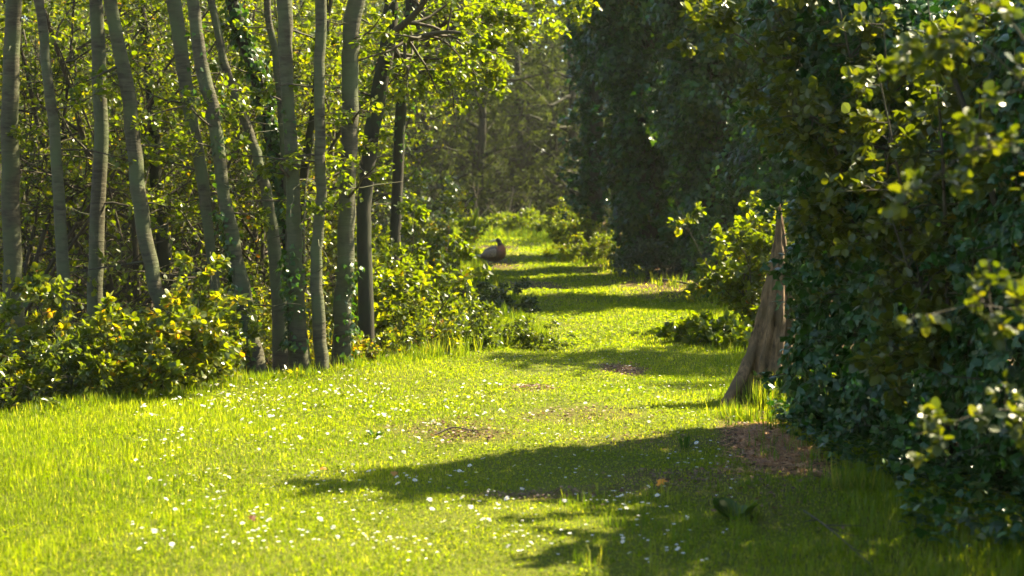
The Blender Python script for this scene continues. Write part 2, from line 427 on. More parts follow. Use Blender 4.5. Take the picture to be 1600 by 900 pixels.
y = rng.uniform(16, 42, 500); x = left_x(y) + rng.uniform(-.3, .2, 500); tufts(0, x, y, .16, .012, 9)
y = rng.uniform(5, 18, 450); x = right_x(y) - rng.uniform(-.25, .45, 450); tufts(0, x, y, .09, .005, 9)
y = rng.uniform(18, 42, 400); x = right_x(y) - rng.uniform(-.3, .3, 400); tufts(0, x, y, .13, .012, 9)
y = rng.uniform(5.5, 10, 420); x = rng.uniform(-3.6, -1.2, 420); tufts(0, x, y, .062, .0042, 9)
y = rng.uniform(5.5, 40, 420); x = left_x(y) + (right_x(y) - left_x(y)) * rng.random(420); tufts(0, x, y, .045, .005, 9)
y = rng.uniform(5.4, 7.2, 300); x = rng.uniform(.2, 1.9, 300); tufts(0, x, y, .07, .0045, 9)
y = rng.uniform(39, 44, 600); x = rng.uniform(-2, 1.6, 600); tufts(0, x, y, .20, .02, 9)
y = rng.uniform(12.5, 15.5, 260); x = left_x(y) + rng.uniform(0, .45, 260); tufts(0, x, y, .13, .007, 10)
tag(lb.build('long_grass', M['long']), 'longer grass tufts fringing the lawn and path edges', kind='stuff')

# ------------------------------------------------------------------ woody plants
def smooth_line(P, n):
    """Catmull-Rom through the points"""
    P = np.asarray(P, float); P = np.concatenate([[2 * P[0] - P[1]], P, [2 * P[-1] - P[-2]]])
    out = []
    seg = len(P) - 3
    for u in np.linspace(0, seg - 1e-6, n):
        k = int(u); t = u - k; a, b, c, d = P[k:k + 4]
        out.append(.5 * ((2 * b) + (-a + c) * t + (2 * a - 5 * b + 4 * c - d) * t * t + (-a + 3 * b - 3 * c + d) * t ** 3))
    return np.array(out)

def bumpy_trunk(mb, P, R, sides, rng, mi=0, amp=.05, flare=.35):
    """round stem whose section wanders; flares at the foot"""
    P = np.asarray(P); K = len(P)
    t = norm(np.gradient(P, axis=0)); u = norm(np.cross(t, np.array([0, 1.0, 0.001]))); w = np.cross(t, u)
    th = np.arange(sides) * 2 * np.pi / sides
    s = np.concatenate([[0], np.cumsum(np.linalg.norm(np.diff(P, axis=0), axis=1))])
    ph = rng.uniform(0, 6, 6)
    rr = 1 + amp * (np.sin(2 * th[None] + s[:, None] * 1.7 + ph[0]) + .7 * np.sin(3 * th[None] - s[:, None] * 3.1 + ph[1]) + .6 * np.sin(s[:, None] * 9 + ph[2]) * np.sin(th[None] + ph[3]))
    fl = np.exp(-s / .16)[:, None] * flare
    rr = rr + fl * (1 + .6 * np.sin(4 * th[None] + ph[4]) + .3 * np.sin(7 * th[None] + ph[5]))
    V = P[:, None] + (u[:, None] * np.cos(th)[None, :, None] + w[:, None] * np.sin(th)[None, :, None]) * (rr * np.asarray(R)[:, None])[..., None]
    kk = (np.arange(K - 1) * sides)[:, None]; ss = np.arange(sides)[None]; s2 = (ss + 1) % sides
    q = np.stack([kk + ss, kk + s2, kk + sides + s2, kk + sides + ss], -1)
    mb.add(V.reshape(-1, 3), q, np.full((K - 1) * sides, 4), .5, mi, True)

def ivy_on(mb, P, R, t0, t1, n, size, rng, arc=None, thick=.05):
    K = len(P); t = rng.uniform(t0, t1, n) ; f = t * (K - 1); k = np.minimum(f.astype(int), K - 2); f = (f - k)[:, None]
    c = P[k] * (1 - f) + P[k + 1] * f; r = R[k]
    an = rng.uniform(0, 2 * np.pi, n) if arc is None else rng.normal(arc[0], arc[1], n)
    out = np.stack([np.cos(an), np.sin(an), np.zeros(n)], -1)
    pos = c + out * (r + rng.uniform(.0, thick, n) * (1 + .8 * np.sin(t * 40)))[:, None]
    ax = norm(-UP * .8 + rng.normal(0, .5, (n, 3)) + out * .3); nr = norm(out + UP * .35 + rng.normal(0, .35, (n, 3)))
    place(mb, IVY, pos, ax, nr, size * rng.uniform(.6, 1.15, n), None, rng.random(n) * .9)

def left_tree(i, pts, wpx, d, label, low=5, ivy=None, bark='bark', crown=1500, lean_top=None, seed=0, name='slender_tree', side_bias=(.2, -.2, 0), lowlen=.8):
    rng = np.random.default_rng(100 + i + seed)
    P = [at(px, py, d) for px, py in pts]                     # listed from the top of the photo down
    P = P[::-1]
    base = P[0].copy()
    gz = height(base[0], base[1])
    dirb = norm(P[0] - P[1])
    foot = P[0] + dirb * max((P[0][2] - gz) / max(-dirb[2], .3), 0)
    foot[2] = min(gz - .04, P[0][2] - .05)
    P = [foot] + P if np.linalg.norm(foot - P[0]) > .12 else [foot] + P[1:]
    top = P[-1]; dt = norm(P[-1] - P[-3]) if len(P) > 3 else norm(P[-1] - P[-2])
    for k in range(1, 5):
        dt = norm(dt + np.array([rng.normal(0, .05), rng.normal(0, .06), .05]))
        top = top + dt * 1.15; P.append(top)
    K = 46
    C = smooth_line(P, K)
    zt = (C[:, 2] - C[0, 2]) / (C[-1, 2] - C[0, 2])
    wv = np.array(wpx[::-1]) / 2 / F * d * .93
    zs = np.array([p_[2] for p_ in [at(px, py, d) for px, py in pts]][::-1])
    R = np.interp(C[:, 2], zs, wv)
    above = np.clip((C[:, 2] - zs[-1]) / (C[-1, 2] - zs[-1]), 0, 1)
    R = np.maximum(R * (1 - above * .82), .008)
    C[1:-1] += rng.normal(0, .004, (K - 2, 3))
    root = thing(name, label, 'tree', foot, 'slender trees at the left of the path')
    mb = MB(); bumpy_trunk(mb, C, R, 14, rng, amp=.04)
    B, BR, BL = side(C[None, int(K * .16):int(K * .62)], R[None, int(K * .16):int(K * .62)], 5, .1, 1, .5, 5, rng, .9, -.1, .3, -.3, .5, rr=.10); tubes(mb, B, BR, 4)
    mb.build('trunk', M[bark], root, foot)
    # crown above, and low twiggy branches within the picture
    cb = MB()
    k0 = int(np.argmax(C[:, 2] > 3.3)); hi = C[None, k0:]; hr = R[None, k0:]
    B, BR, BL = side(hi, hr, 16, .0, .98, 1.5, 7, rng, .75, .4, .3, .4, rr=.35)
    tubes(cb, B, BR, 5)
    B2, BR2, _ = side(B, BR, 6, .2, 1, BL * .45, 5, rng, .8, .1, .4, 0, .6)
    tubes(cb, B2, BR2, 3)
    leaves_along(cb, B2, max(3, crown // len(B2)), ROUND, .075, rng, 1)
    cb.build('crown', [M['twig'], M['maple']], root, foot)
    lo = C[None, int(K * .16):int(K * .62)]; lr = R[None, int(K * .16):int(K * .62)]
    for _ in range(low):
        bb = MB()
        B, BR, BL = side(lo, lr, 1, .25, 1, 1.0 * lowlen, 7, rng, .95, .12, .25, -.1, .4, rr=.18)
        tubes(bb, B, BR, 5)
        B2, BR2, BL2 = side(B, BR, 6, .25, 1, BL * .45, 5, rng, .75, .0, .35, -.1, .35)
        tubes(bb, B2, BR2, 3)
        leaves_along(bb, B2, 16, ROUND, .042, rng, 1, upn=1.4, jit=.4)
        bb.build('branch', [M['twig'], M['lime']], root, foot)
    if ivy:
        ib = MB()
        for (pa, pb, n, s, arc) in ivy:
            za, zb = at(0, pa, d)[2], at(0, pb, d)[2]
            f0 = np.interp(min(za, zb), C[:, 2], np.linspace(0, 1, K)); f1 = np.interp(max(za, zb), C[:, 2], np.linspace(0, 1, K))
            ivy_on(ib, C, R, f0, f1, n, s, rng, arc)
        ib.build('ivy', M['ivylight'], root, foot)
    return root

W_ = math.pi
left_tree(1, [(203, 165), (216, 300), (235, 413), (258, 511), (268, 575)], [24, 25, 25, 24, 28], 12.2, 'pale leaning tree trunk rising behind the yellow leaved bramble at the left', 4)
left_tree(2, [(272, 0), (293, 150), (319, 300), (332, 413), (341, 490), (347, 585)], [24, 22, 20, 16, 21, 22], 12.6, 'straight thin grey trunk leaning left, just right of the bramble', 4)
left_tree(3, [(301, 0), (315, 100), (337, 200), (349, 300), (371, 413), (386, 500), (402, 592)], [20, 23, 22, 20, 26, 33, 36], 12.0, 'brown leaning trunk with ivy on its left side, second past the bramble', 4, [(330, 600, 420, .045, (W_, .9)), (0, 330, 60, .045, None)])
left_tree(4, [(330, 0), (360, 133), (387, 200), (407, 267), (425, 350), (436, 470), (440, 585)], [12, 16, 17, 18, 20, 26, 30], 12.7, 'thin trunk bowing right to meet the ivied stem beside it', 3)
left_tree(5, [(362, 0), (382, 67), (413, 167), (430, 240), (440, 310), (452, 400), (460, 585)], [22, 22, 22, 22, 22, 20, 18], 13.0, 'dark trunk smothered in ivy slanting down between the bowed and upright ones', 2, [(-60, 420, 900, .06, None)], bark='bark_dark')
left_tree(6, [(444, 0), (449, 150), (458, 300), (461, 413), (464, 500), (470, 590)], [27, 22, 23, 27, 30, 34], 12.0, 'upright pale grey trunk with green ivy round its lower half', 4, [(390, 545, 330, .045, (W_, 1.1)), (170, 390, 40, .045, None)])
left_tree(61, [(417, 0), (430, 83), (438, 167), (446, 267), (452, 380), (458, 575)], [12, 12, 11, 11, 11, 12], 12.9, 'very thin pole of a trunk standing just behind the upright grey one', 2)
left_tree(7, [(502, 0), (499, 150), (501, 300), (494, 413), (499, 500), (504, 585)], [20, 18, 17, 19, 22, 20], 11.9, 'clean slim trunk with a slight bend, left of the thickest trunk', 4)
left_tree(8, [(556, 0), (548, 100), (546, 200), (543, 300), (540, 400), (536, 470), (531, 580)], [28, 28, 28, 29, 30, 31, 30], 12.2, 'thickest pale grey trunk of the row with mottled smooth bark', 5, [(410, 560, 160, .045, (0, 1.3))])
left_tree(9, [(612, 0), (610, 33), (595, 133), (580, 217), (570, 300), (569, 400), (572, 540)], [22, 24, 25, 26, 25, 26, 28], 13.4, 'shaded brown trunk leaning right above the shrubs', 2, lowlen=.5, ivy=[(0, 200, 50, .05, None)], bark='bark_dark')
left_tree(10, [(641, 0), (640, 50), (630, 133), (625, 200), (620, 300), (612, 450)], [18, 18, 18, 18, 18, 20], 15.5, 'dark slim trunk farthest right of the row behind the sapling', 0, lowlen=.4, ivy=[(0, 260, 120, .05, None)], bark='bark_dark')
# the same wood carries on beyond the photograph's left edge
left_tree(11, [(150, 0), (158, 200), (150, 400), (146, 585)], [22, 23, 26, 30], 12.8, 'straight mossy trunk beside the forked one at the far left edge', 4)
left_tree(12, [(60, 0), (84, 200), (98, 400), (105, 585)], [16, 18, 20, 26], 12.1, 'thin trunk leaning left at the far left edge', 4)
left_tree(13, [(22, 0), (15, 200), (20, 400), (28, 585)], [26, 28, 30, 36], 13.6, 'leftmost upright trunk of the wood', 4)
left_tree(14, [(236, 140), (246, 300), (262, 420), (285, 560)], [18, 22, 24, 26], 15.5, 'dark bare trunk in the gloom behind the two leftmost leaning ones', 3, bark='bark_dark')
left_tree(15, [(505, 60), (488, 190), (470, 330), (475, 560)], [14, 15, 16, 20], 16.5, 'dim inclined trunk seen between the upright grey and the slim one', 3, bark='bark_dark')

def woody(name, label, cat, x, y, h, spread, nst, m1, m2, per, leafmat, leaf, seed, tpl=OVAL, group=None, r0=.018, t0=.15, up=.25, bend=-.2,
          bark='twig', base_r=.12, wob=.3, L1=.42, upn=.9, jit=.5, vhi=1.0, z=None, lean=(0, 0), vlo=0.0, flat=.7, swob=None):
    rng = np.random.default_rng(seed)
    z = float(height(x, y)) if z is None else z
    loc = np.array([x, y, z])
    root = thing(name, label, cat, loc, group)
    an = rng.uniform(0, 2 * np.pi, nst)
    st = np.stack([np.cos(an), np.sin(an), np.zeros(nst)], -1) * rng.uniform(0, base_r, nst)[:, None]
    st[:, 2] = -.03
    dr = np.stack([np.cos(an) * spread + lean[0], np.sin(an) * spread + lean[1], np.ones(nst)], -1)
    S = lines(st, dr, h * rng.uniform(.65, 1.1, nst), 9, rng, wob if swob is None else swob, bend)
    SR = (r0 * rng.uniform(.5, 1.1, nst))[:, None] * np.linspace(1, .18, 9)[None]
    wb = MB(); fb = MB()
    tubes(wb, S, SR, 6)
    A, AR, AL = side(S, SR, m1, t0, 1, h * L1, 6, rng, .75, up, wob, bend * .5, flat)
    tubes(wb, A, AR, 4)
    B, BR, BL = side(A, AR, m2, .2, 1, AL * .5, 4, rng, .75, .05, .35, 0, flat)
    tubes(wb, B, BR, 3)
    leaves_along(fb, B, per, tpl, leaf, rng, 0, upn=upn, jit=jit, vhi=vhi, vlo=vlo)
    leaves_along(fb, A, per, tpl, leaf, rng, 0, t0=.4, upn=upn, jit=jit, vhi=vhi, vlo=vlo)
    zt = wb.V
    wb.build('stem', M[bark], root); fb.build('foliage', M[leafmat], root)
    return root
def dup(root, x, y, label, rot, sc=1.0, group=None, z=None):
    c = copy_tree(root); c.location = (x, y, float(height(x, y)) if z is None else z)
    c.rotation_euler = (0, 0, rot); c.scale = (sc,) * 3 if not isinstance(sc, tuple) else sc
    c['label'] = label
    if group: c['group'] = group
    return c

# ---- leafy understorey behind the left row
UG = 'leafy young trees filling the wood behind the left row'
def px_xy(px, d): return (px - 800) / F * d, d
protoA = woody('young_maple', 'yellow green young maple in the gap left of the first leaning trunks', 'young tree', *px_xy(215, 15.5), 5.2, .35, 7, 18, 8, 12, 'maple', .042, 21, ROUND, UG, .035, .06, .1, .1, swob=.14, L1=.30)
protoB = woody('young_maple', 'yellow green young maple behind the bowed trunk', 'young tree', *px_xy(385, 17.0), 5.5, .28, 6, 20, 8, 12, 'maple', .042, 22, ROUND, UG, .035, .06, .1, .1, flat=.4, swob=.14, L1=.30)
protoC = woody('hazel_bush', 'arching hazel behind the slim bent trunk', 'young tree', *px_xy(465, 18.5), 5.0, .35, 10, 15, 7, 10, 'maple', .045, 23, ROUND, UG, .028, .06, .1, .0, L1=.28, swob=.14)
protos = [protoA, protoB, protoC]
spots = [(60, 16.5, 1, 'leafy maple at the far left behind the thin leaning trunk'), (-40, 15, 2, 'leafy hazel at the extreme left edge'), (140, 19, 0, 'leafy maple behind the mossy trunk near the left edge'),
         (300, 19.5, 2, 'bright hazel between the first two leaning trunks'), (395, 20.5, 0, 'bright maple straight behind the upright grey trunk'), (505, 21.5, 1, 'leafy maple behind the shaded trunk leaning right'),
         (350, 23.5, 1, 'leafy maple deeper in behind the brown leaning trunk'), (230, 24, 0, 'leafy maple deeper in behind the palest leaning trunk'), (445, 25, 2, 'hazel deeper in between slim and thickest trunks'),
         (100, 25, 2, 'hazel deeper in near the left edge'), (20, 29, 1, 'maple deep in the wood at the far left'), (180, 31, 1, 'tall maple deep in the wood above the bramble'),
         (290, 33, 0, 'maple deep in the wood between two thin trunks'), (410, 32, 2, 'hazel deep in the wood beside the ivied stem'), (455, 37, 0, 'maple deep in the wood behind the thickest trunk'), (470, 34, 2, 'hazel deep in the wood near the dark slim trunk')]
for k, (px, d, w, lb_) in enumerate(spots):
    x, y = px_xy(px, d); dup(protos[w], x, y, lb_, 1.3 * k + .4, .9 + .25 * ((k * 37) % 10) / 10 + (d > 28) * .3)

# ---- overhanging leafy limb across the path at the top
def overhang(root, foot, start, pts, seed, n1, leaf, n2=7, per=12, r=.035):
    rng = np.random.default_rng(seed)
    for j, line in enumerate(pts):
        mb = MB()
        P = smooth_line([start] + line, 16)[None]
        R = (r * np.linspace(1, .12, 16))[None]
        tubes(mb, P, R, 7)
        B, BR, BL = side(P, R, n1, .2, 1, .75, 7, rng, .7, -.05, .3, -.15, .35)
        tubes(mb, B, BR, 4)
        B2, BR2, _ = side(B, BR, n2, .2, 1, BL * .45, 5, rng, .7, -.03, .35, -.1, .3)
        tubes(mb, B2, BR2, 3)
        leaves_along(mb, B2, per, ROUND, leaf, rng, 1, upn=1.3, jit=.45)
        leaves_along(mb, B, 8, ROUND, leaf, rng, 1, t0=.5, upn=1.3, jit=.45)
        mb.build('limb', [M['twig'], M['lime']], root, foot)
t10 = [o for o in scene.objects if o.get('label', '').startswith('dark slim trunk farthest')][0]
f10 = np.array(t10.location)
d = 15.3
overhang(t10, f10, at(634, 100, 15.5), [[at(690, 40, d), at(760, -10, d - .2), at(850, -40, d - .3)], [at(680, 90, 15), at(740, 75, 14.8), at(790, 70, 14.6)],
              [at(690, -40, 15.6), at(770, -30, 15.9), at(900, 0, 16.2)], [at(680, 60, 14.4), at(740, 30, 14.2), at(830, 45, 14.2)]], 51, 14, .050, 8, 11)
t9 = [o for o in scene.objects if o.get('label', '').startswith('shaded brown trunk leaning right')][0]
f9 = np.array(t9.location)
overhang(t9, f9, at(606, 60, 13.4), [[at(650, 20, 13.2), at(690, -30, 13.0), at(760, -60, 12.8)], [at(640, 60, 12.9), at(700, 50, 12.6), at(760, 60, 12.4)],
              [at(640, 110, 13.6), at(690, 105, 13.8)]], 52, 10, .048, 7, 11)

# ---- shrubs between the left row and the path
SG = 'shrubs between the left trees and the path'
woody('sapling', 'lime leaved many stemmed sapling right of the tree row', 'sapling', *px_xy(618, 15.0), 1.38, .16, 9, 10, 4, 10, 'lime', .050, 31, ROUND, SG, .014, .2, .2, .1, L1=.28)
woody('sapling', 'smaller lime sapling at the foot of the shaded leaning trunk', 'sapling', *px_xy(590, 14.0), 1.25, .35, 7, 8, 4, 9, 'maple', .055, 32, ROUND, SG, .012, .15, .2, .1)
woody('bramble_bush', 'dark glossy bramble mound leaning over the left edge of the path', 'bush', *px_xy(716, 17.0), .74, .55, 24, 9, 4, 12, 'darkbush', .048, 33, OVAL, SG, .008, .2, .15, -1.0, base_r=.25, L1=.3)
woody('bramble_bush', 'low tangled shrub with rusty leaves below the lime sapling', 'bush', *px_xy(610, 13.2), .75, 1.1, 14, 8, 4, 9, 'bush', .045, 34, OVAL, SG, .008, .2, .1, -.9, base_r=.25)
woody('bramble_bush', 'green bushy tangle between the lime sapling and the dark mound', 'bush', *px_xy(660, 14.8), .75, .5, 20, 9, 4, 11, 'bush', .045, 35, OVAL, SG, .008, .2, .1, -.8, base_r=.22, vhi=.8)
woody('leafy_shrub', 'tall dim shrub behind the lime sapling', 'bush', *px_xy(575, 18.5), 1.8, .25, 9, 9, 5, 9, 'bush', .055, 36, ROUND, SG, .016, .1, .2, -.3)
woody('leafy_shrub', 'yellow tipped shrub where the path bends out of sight', 'bush', *px_xy(645, 24), 1.1, .3, 9, 9, 4, 9, 'lime', .055, 37, ROUND, SG, .012, .1, .2, -.3)
woody('leafy_shrub', 'rounded shrub beside the sitting duck, left of the path', 'bush', *px_xy(676, 30), 1.1, .3, 9, 9, 4, 9, 'bush', .06, 38, ROUND, SG, .012, .1, .2, -.3)
woody('leafy_shrub', 'shadowed evergreen shrub behind the dark slim trunk', 'bush', *px_xy(640, 34), 1.9, .35, 9, 9, 5, 9, 'darkbush', .075, 39, ROUND, SG, .02, .1, .2, -.3)
woody('leafy_shrub', 'small shrub with reddish leaves at the foot of the thickest trunk', 'bush', *px_xy(560, 12.9), .55, .9, 9, 7, 3, 8, 'bush', .045, 40, OVAL, SG, .007, .15, .15, -.6, vlo=.5)
# brambles at the left margin
BG = 'brambles in front of the left trees'
brA = woody('bramble_bush', 'large bramble with yellow and orange leaves below the leaning trunks', 'bush', *px_xy(222, 11.0), .90, .50, 20, 9, 4, 12, 'bush', .046, 41, ROUND, BG, .009, .15, .2, -.9, base_r=.28, vlo=.1)
brB = woody('bramble_bush', 'dense green bramble at the picture margin left of the yellow leaved one', 'bush', *px_xy(140, 11.0), .95, .7, 18, 8, 4, 11, 'bush', .044, 42, OVAL, BG, .009, .15, .2, -.9, base_r=.3, vhi=.85)
x, y = px_xy(70, 10.9); dup(brA, x, y, 'bramble with yellow leaves at the far left edge of the lawn', 2.1, 1.0)
x, y = px_xy(-25, 10.6); dup(brB, x, y, 'green bramble cut by the left edge of the view', 1.2, 1.1)
woody('bramble_bush', 'low bramble runner creeping on the lawn edge before the brown trunk', 'bush', *px_xy(345, 11.5), .42, 1.3, 9, 6, 3, 8, 'bush', .042, 43, OVAL, BG, .006, .15, .1, -1.2, base_r=.25)
woody('leafy_shrub', 'dark leaved thicket in the shade between the leaning trunks', 'bush', *px_xy(310, 15.0), .9, .5, 12, 8, 4, 9, 'bush', .055, 44, OVAL, BG, .01, .15, .2, -.6, base_r=.4, vhi=.8)
woody('leafy_shrub', 'thin brown leaved thicket behind the slim bent trunk', 'bush', *px_xy(500, 14.6), 1.0, .7, 12, 7, 4, 6, 'bush', .05, 45, OVAL, BG, .01, .15, .2, -.6, base_r=.4, vlo=.3)
woody('leafy_shrub', 'shaded thicket behind the foot of the upright grey trunk', 'bush', *px_xy(420, 15.6), 1.1, .6, 12, 8, 4, 7, 'bush', .05, 46, OVAL, BG, .01, .15, .2, -.6, base_r=.4)

ST = 'thin trees added behind the right hand hedge to shade the path'  # both trees are added for the shade they cast across the path
SK = dict(r0=.045, t0=.52, up=.2, bend=.1, base_r=.1, L1=.26, swob=.12)
woody('added_shade_tree', 'thin airy tree added to shade the path, behind the right hedge nearest the stump', 'young tree', 4.9, 14.3, 5.6, .12, 4, 18, 7, 12, 'maple', .08, 301, ROUND, ST, **SK)
woody('added_shade_tree', 'thin airy tree added to shade the path, behind the right hedge beside the path bend', 'young tree', 5.5, 20.2, 6.0, .14, 5, 20, 7, 12, 'maple', .085, 302, ROUND, ST, **SK)

# ------------------------------------------------------------------ ivy masses
def blob_leaves(mb, ell, dens, size, rng, tpl=IVY, mi=0, vlo=0, vhi=1, depth=.16, lump=.09, hang=.8, vbias=1.0, zmin=None, jit=.45):
    E = np.array(ell, float)
    for k, (cx, cy, cz, rx, ry, rz) in enumerate(E):
        area = 4 * np.pi * (((rx * ry) ** 1.6 + (rx * rz) ** 1.6 + (ry * rz) ** 1.6) / 3) ** (1 / 1.6)
        n = int(area * dens)
        q = norm(rng.normal(0, 1, (n, 3)))
        w = q * np.array([rx, ry, rz])
        lum = lump * (np.sin(w[:, 0] * 7 + k * 2 + w[:, 2] * 3) * np.sin(w[:, 2] * 6 + k) + .7 * np.sin(w[:, 1] * 11 + w[:, 2] * 9 + k) )
        s = 1 + lum - depth * rng.random(n) ** 1.3
        p = np.array([cx, cy, cz]) + w * s[:, None]
        ok = np.ones(n, bool)
        for j, (ax, ay, az, bx, by, bz) in enumerate(E):
            if j == k: continue
            ok &= (((p - np.array([ax, ay, az])) / np.array([bx, by, bz])) ** 2).sum(1) > .74
        ok &= p[:, 2] > height(p[:, 0], p[:, 1]) + .01
        if zmin is not None: ok &= p[:, 2] > zmin
        p, q, s = p[ok], q[ok], s[ok]; n = len(p)
        out = norm(q / np.array([rx, ry, rz]))
        ax = norm(-UP * hang + rng.normal(0, .55, (n, 3)) + out * .35)
        nr = norm(out * 1.0 + UP * .45 + rng.normal(0, jit, (n, 3)))
        cl = .5 + .5 * np.sin(p[:, 0] * 5 + k) * np.sin(p[:, 2] * 4.3 + 2 * p[:, 1])
        v = np.clip(cl * .4 + rng.random(n) * .6, 0, 1) ** vbias
        place(mb, tpl, p, ax, nr, size * rng.uniform(.5, 1.2, n), None, vlo + v * (vhi - vlo), mi)
def sprays(mb, ell, n, L, per, size, rng, tpl=IVY, mis=(0, 1), hang=-.3, zmin=0, up=.3, v=(0, 1)):
    E = np.array(ell, float); k = rng.integers(0, len(E), n)
    q = norm(rng.normal(0, 1, (n, 3))); c = E[k, :3]; r = E[k, 3:]
    s = c + q * r * .93; dr = norm(q / r + UP * up + rng.normal(0, .3, (n, 3)))
    ok = s[:, 2] > height(s[:, 0], s[:, 1]) + zmin
    s, dr = s[ok], dr[ok]; n = len(s)
    B = lines(s, dr, L * rng.uniform(.4, 1.1, n), 6, rng, .35, hang)
    BR = np.full((n, 1), .004) * np.linspace(1, .3, 6)[None]
    tubes(mb, B, BR, 3, mis[0])
    B2, BR2, _ = side(B, BR, 3, .3, 1, L * .4, 4, rng, .7, .0, .3, 0)
    tubes(mb, B2, BR2, 3, mis[0])
    leaves_along(mb, B, per, tpl, size, rng, mis[1], vlo=v[0], vhi=v[1]); leaves_along(mb, B2, per // 2, tpl, size, rng, mis[1], vlo=v[0], vhi=v[1])

def ivy_tree(name, label, px, d, hgt, r, ell, dens, leaf, seed, crown_n=9, group='ivy clad trees on the right of the path', spr=200, lean=(0, 0)):
    rng = np.random.default_rng(seed)
    x, y = px_xy(px, d); z = float(height(x, y)); foot = np.array([x, y, z])
    root = thing(name, label, 'tree', foot, group)
    C = smooth_line([foot - UP * .05, foot + np.array([.03 + lean[0] * .3, 0, hgt * .3]), foot + np.array([lean[0] * .6, .05, hgt * .6]), foot + np.array([lean[0], lean[1], hgt])], 24)
    R = r * np.linspace(1, .3, 24)
    mb = MB(); bumpy_trunk(mb, C, R, 12, rng, amp=.06); mb.build('trunk', M['bark_dark'], root, foot)
    ib = MB()
    EL = [(x + a, y + b, z + c, rx, ry, rz) for a, b, c, rx, ry, rz in ell]
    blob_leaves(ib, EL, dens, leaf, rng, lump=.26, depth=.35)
    blob_leaves(ib, EL, dens * .22, leaf, rng, lump=.26, depth=-.18, mi=1)  # lighter leaves outside the ivy stand in for its lit specks
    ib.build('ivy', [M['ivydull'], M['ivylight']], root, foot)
    cb = MB()
    B, BR, BL = side(C[None], R[None], crown_n, .4, 1, hgt * .34, 8, rng, .85, .25, .3, .1)
    tubes(cb, B, BR, 6, 0)
    B2, BR2, BL2 = side(B, BR, 7, .2, 1, BL * .45, 5, rng, .8, .1, .35, 0)
    tubes(cb, B2, BR2, 4, 0)
    B3, BR3, _ = side(B2, BR2, 4, .2, 1, BL2 * .5, 4, rng, .8, .05, .35, 0)
    tubes(cb, B3, BR3, 3, 0)
    leaves_along(cb, B3, 9, ROUND, .085, rng, 1)
    if spr: sprays(cb, EL, spr, .45, 9, leaf * 1.05, rng, IVY, (0, 2))
    cb.build('crown', [M['twig'], M['haw'], M['ivy']], root, foot)
    return root
# offsets are from the tree's foot: x, y, z, radii
ivy_tree('ivy_clad_tree', 'farthest dark ivy wrapped trunk standing against the hazy wood', 928, 31, 8.5, .17,
         [(-.02, 0, 4.7, .42, .4, 1.4), (-.16, 0, 2.9, .10, .12, 1.1), (-.17, 0, 1.3, .08, .1, .7), (-.05, .1, 6.4, .9, .9, 1.1)], 620, .10, 61)
ivy_tree('ivy_clad_tree', 'tall broad curtain of ivy right of the farthest trunk', 1010, 26, 9, .22,
         [(-.16, 0, 1.1, .34, .4, 1.2), (-.12, -.1, 2.3, .46, .45, .8), (-.34, .0, 3.3, .52, .5, .7), (-.30, .1, 4.4, .75, .6, 1.0), (.42, .35, 3.3, .5, .5, 1.3), (.50, .1, 1.5, .42, .4, 1.4), (.2, .5, 2.4, .6, .3, 2.0), (.1, .1, 5.6, 1.1, 1.0, 1.3)], 620, .10, 62, 11)
ivy_tree('ivy_clad_tree', 'deeply shaded ivy covered tree in the middle of the right side', 1120, 24, 9.5, .24,
         [(-.15, 0, 1.1, .42, .4, 1.2), (-.28, -.1, 2.5, .50, .5, .8), (-.1, 0, 3.7, .62, .55, .9), (.45, .2, 2.2, .55, .5, 1.6), (.2, .5, 2.6, .8, .3, 2.3), (.2, 0, 4.5, 1.1, .9, 1.4), (1.0, .3, 1.6, .7, .6, 1.7), (.3, .1, 6.2, 1.3, 1.2, 1.3)], 620, .098, 63, 11)
ivy_tree('ivy_clad_tree', 'ivy covered tree hidden behind the near hedge', 1270, 20.5, 9, .22,
         [(-.2, 0, 1.2, .75, .6, 1.4), (.4, 0, 2.6, .9, .7, 1.5), (0, 0, 4.4, 1.1, 1.0, 1.5), (1.3, .2, 1.6, .8, .7, 1.7)], 500, .08, 64, 9)
ivy_tree('ivy_clad_tree', 'dark ivy laden tree set back between the ivy curtain and the shaded tree', 1085, 31, 10, .25,
         [(0, 0, 1.5, .9, .7, 1.8), (0, 0, 4.0, 1.3, .9, 1.8), (1.2, 0, 2.5, 1.1, .8, 2.4), (0, 0, 7.0, 1.6, 1.4, 1.6)], 350, .11, 65, 8)
ivy_tree('ivy_clad_tree', 'ivy covered tree at the extreme right behind the hedge', 1580, 27, 9, .22,
         [(-.2, 0, 1.4, 1.0, .7, 1.6), (.6, 0, 3.2, 1.2, .9, 1.6), (0, 0, 5.0, 1.2, 1.0, 1.5)], 300, .095, 66, 8)
# bushes under them
woody('bramble_bush', 'pale sunlit bramble mound at the foot of the farthest ivy trunk', 'bush', *px_xy(952, 28.0), 1.15, .7, 30, 9, 5, 11, 'maple', .050, 71, OVAL, 'bushes under the right hand trees', .01, .12, .15, -.9, base_r=.45, L1=.3)
woody('leafy_shrub', 'leafy light green shrub growing behind the stump', 'bush', *px_xy(1182, 14.9), 1.36, .22, 13, 9, 4, 11, 'maple', .055, 72, ROUND, 'bushes under the right hand trees', .012, .1, .2, -.2, base_r=.22, L1=.3)
woody('leafy_shrub', 'low broad leaved plant sprawling onto the path left of the stump', 'bush', *px_xy(1108, 13.8), .36, 1.1, 14, 5, 3, 8, 'lime', .06, 73, ROUND, 'bushes under the right hand trees', .006, .12, .15, -.8, base_r=.2)
woody('leafy_shrub', 'dim low growth along the foot of the ivy curtain', 'bush', *px_xy(1035, 23.6), .7, 1.0, 14, 7, 4, 8, 'darkbush', .06, 74, OVAL, 'bushes under the right hand trees', .009, .12, .15, -.8, base_r=.4)
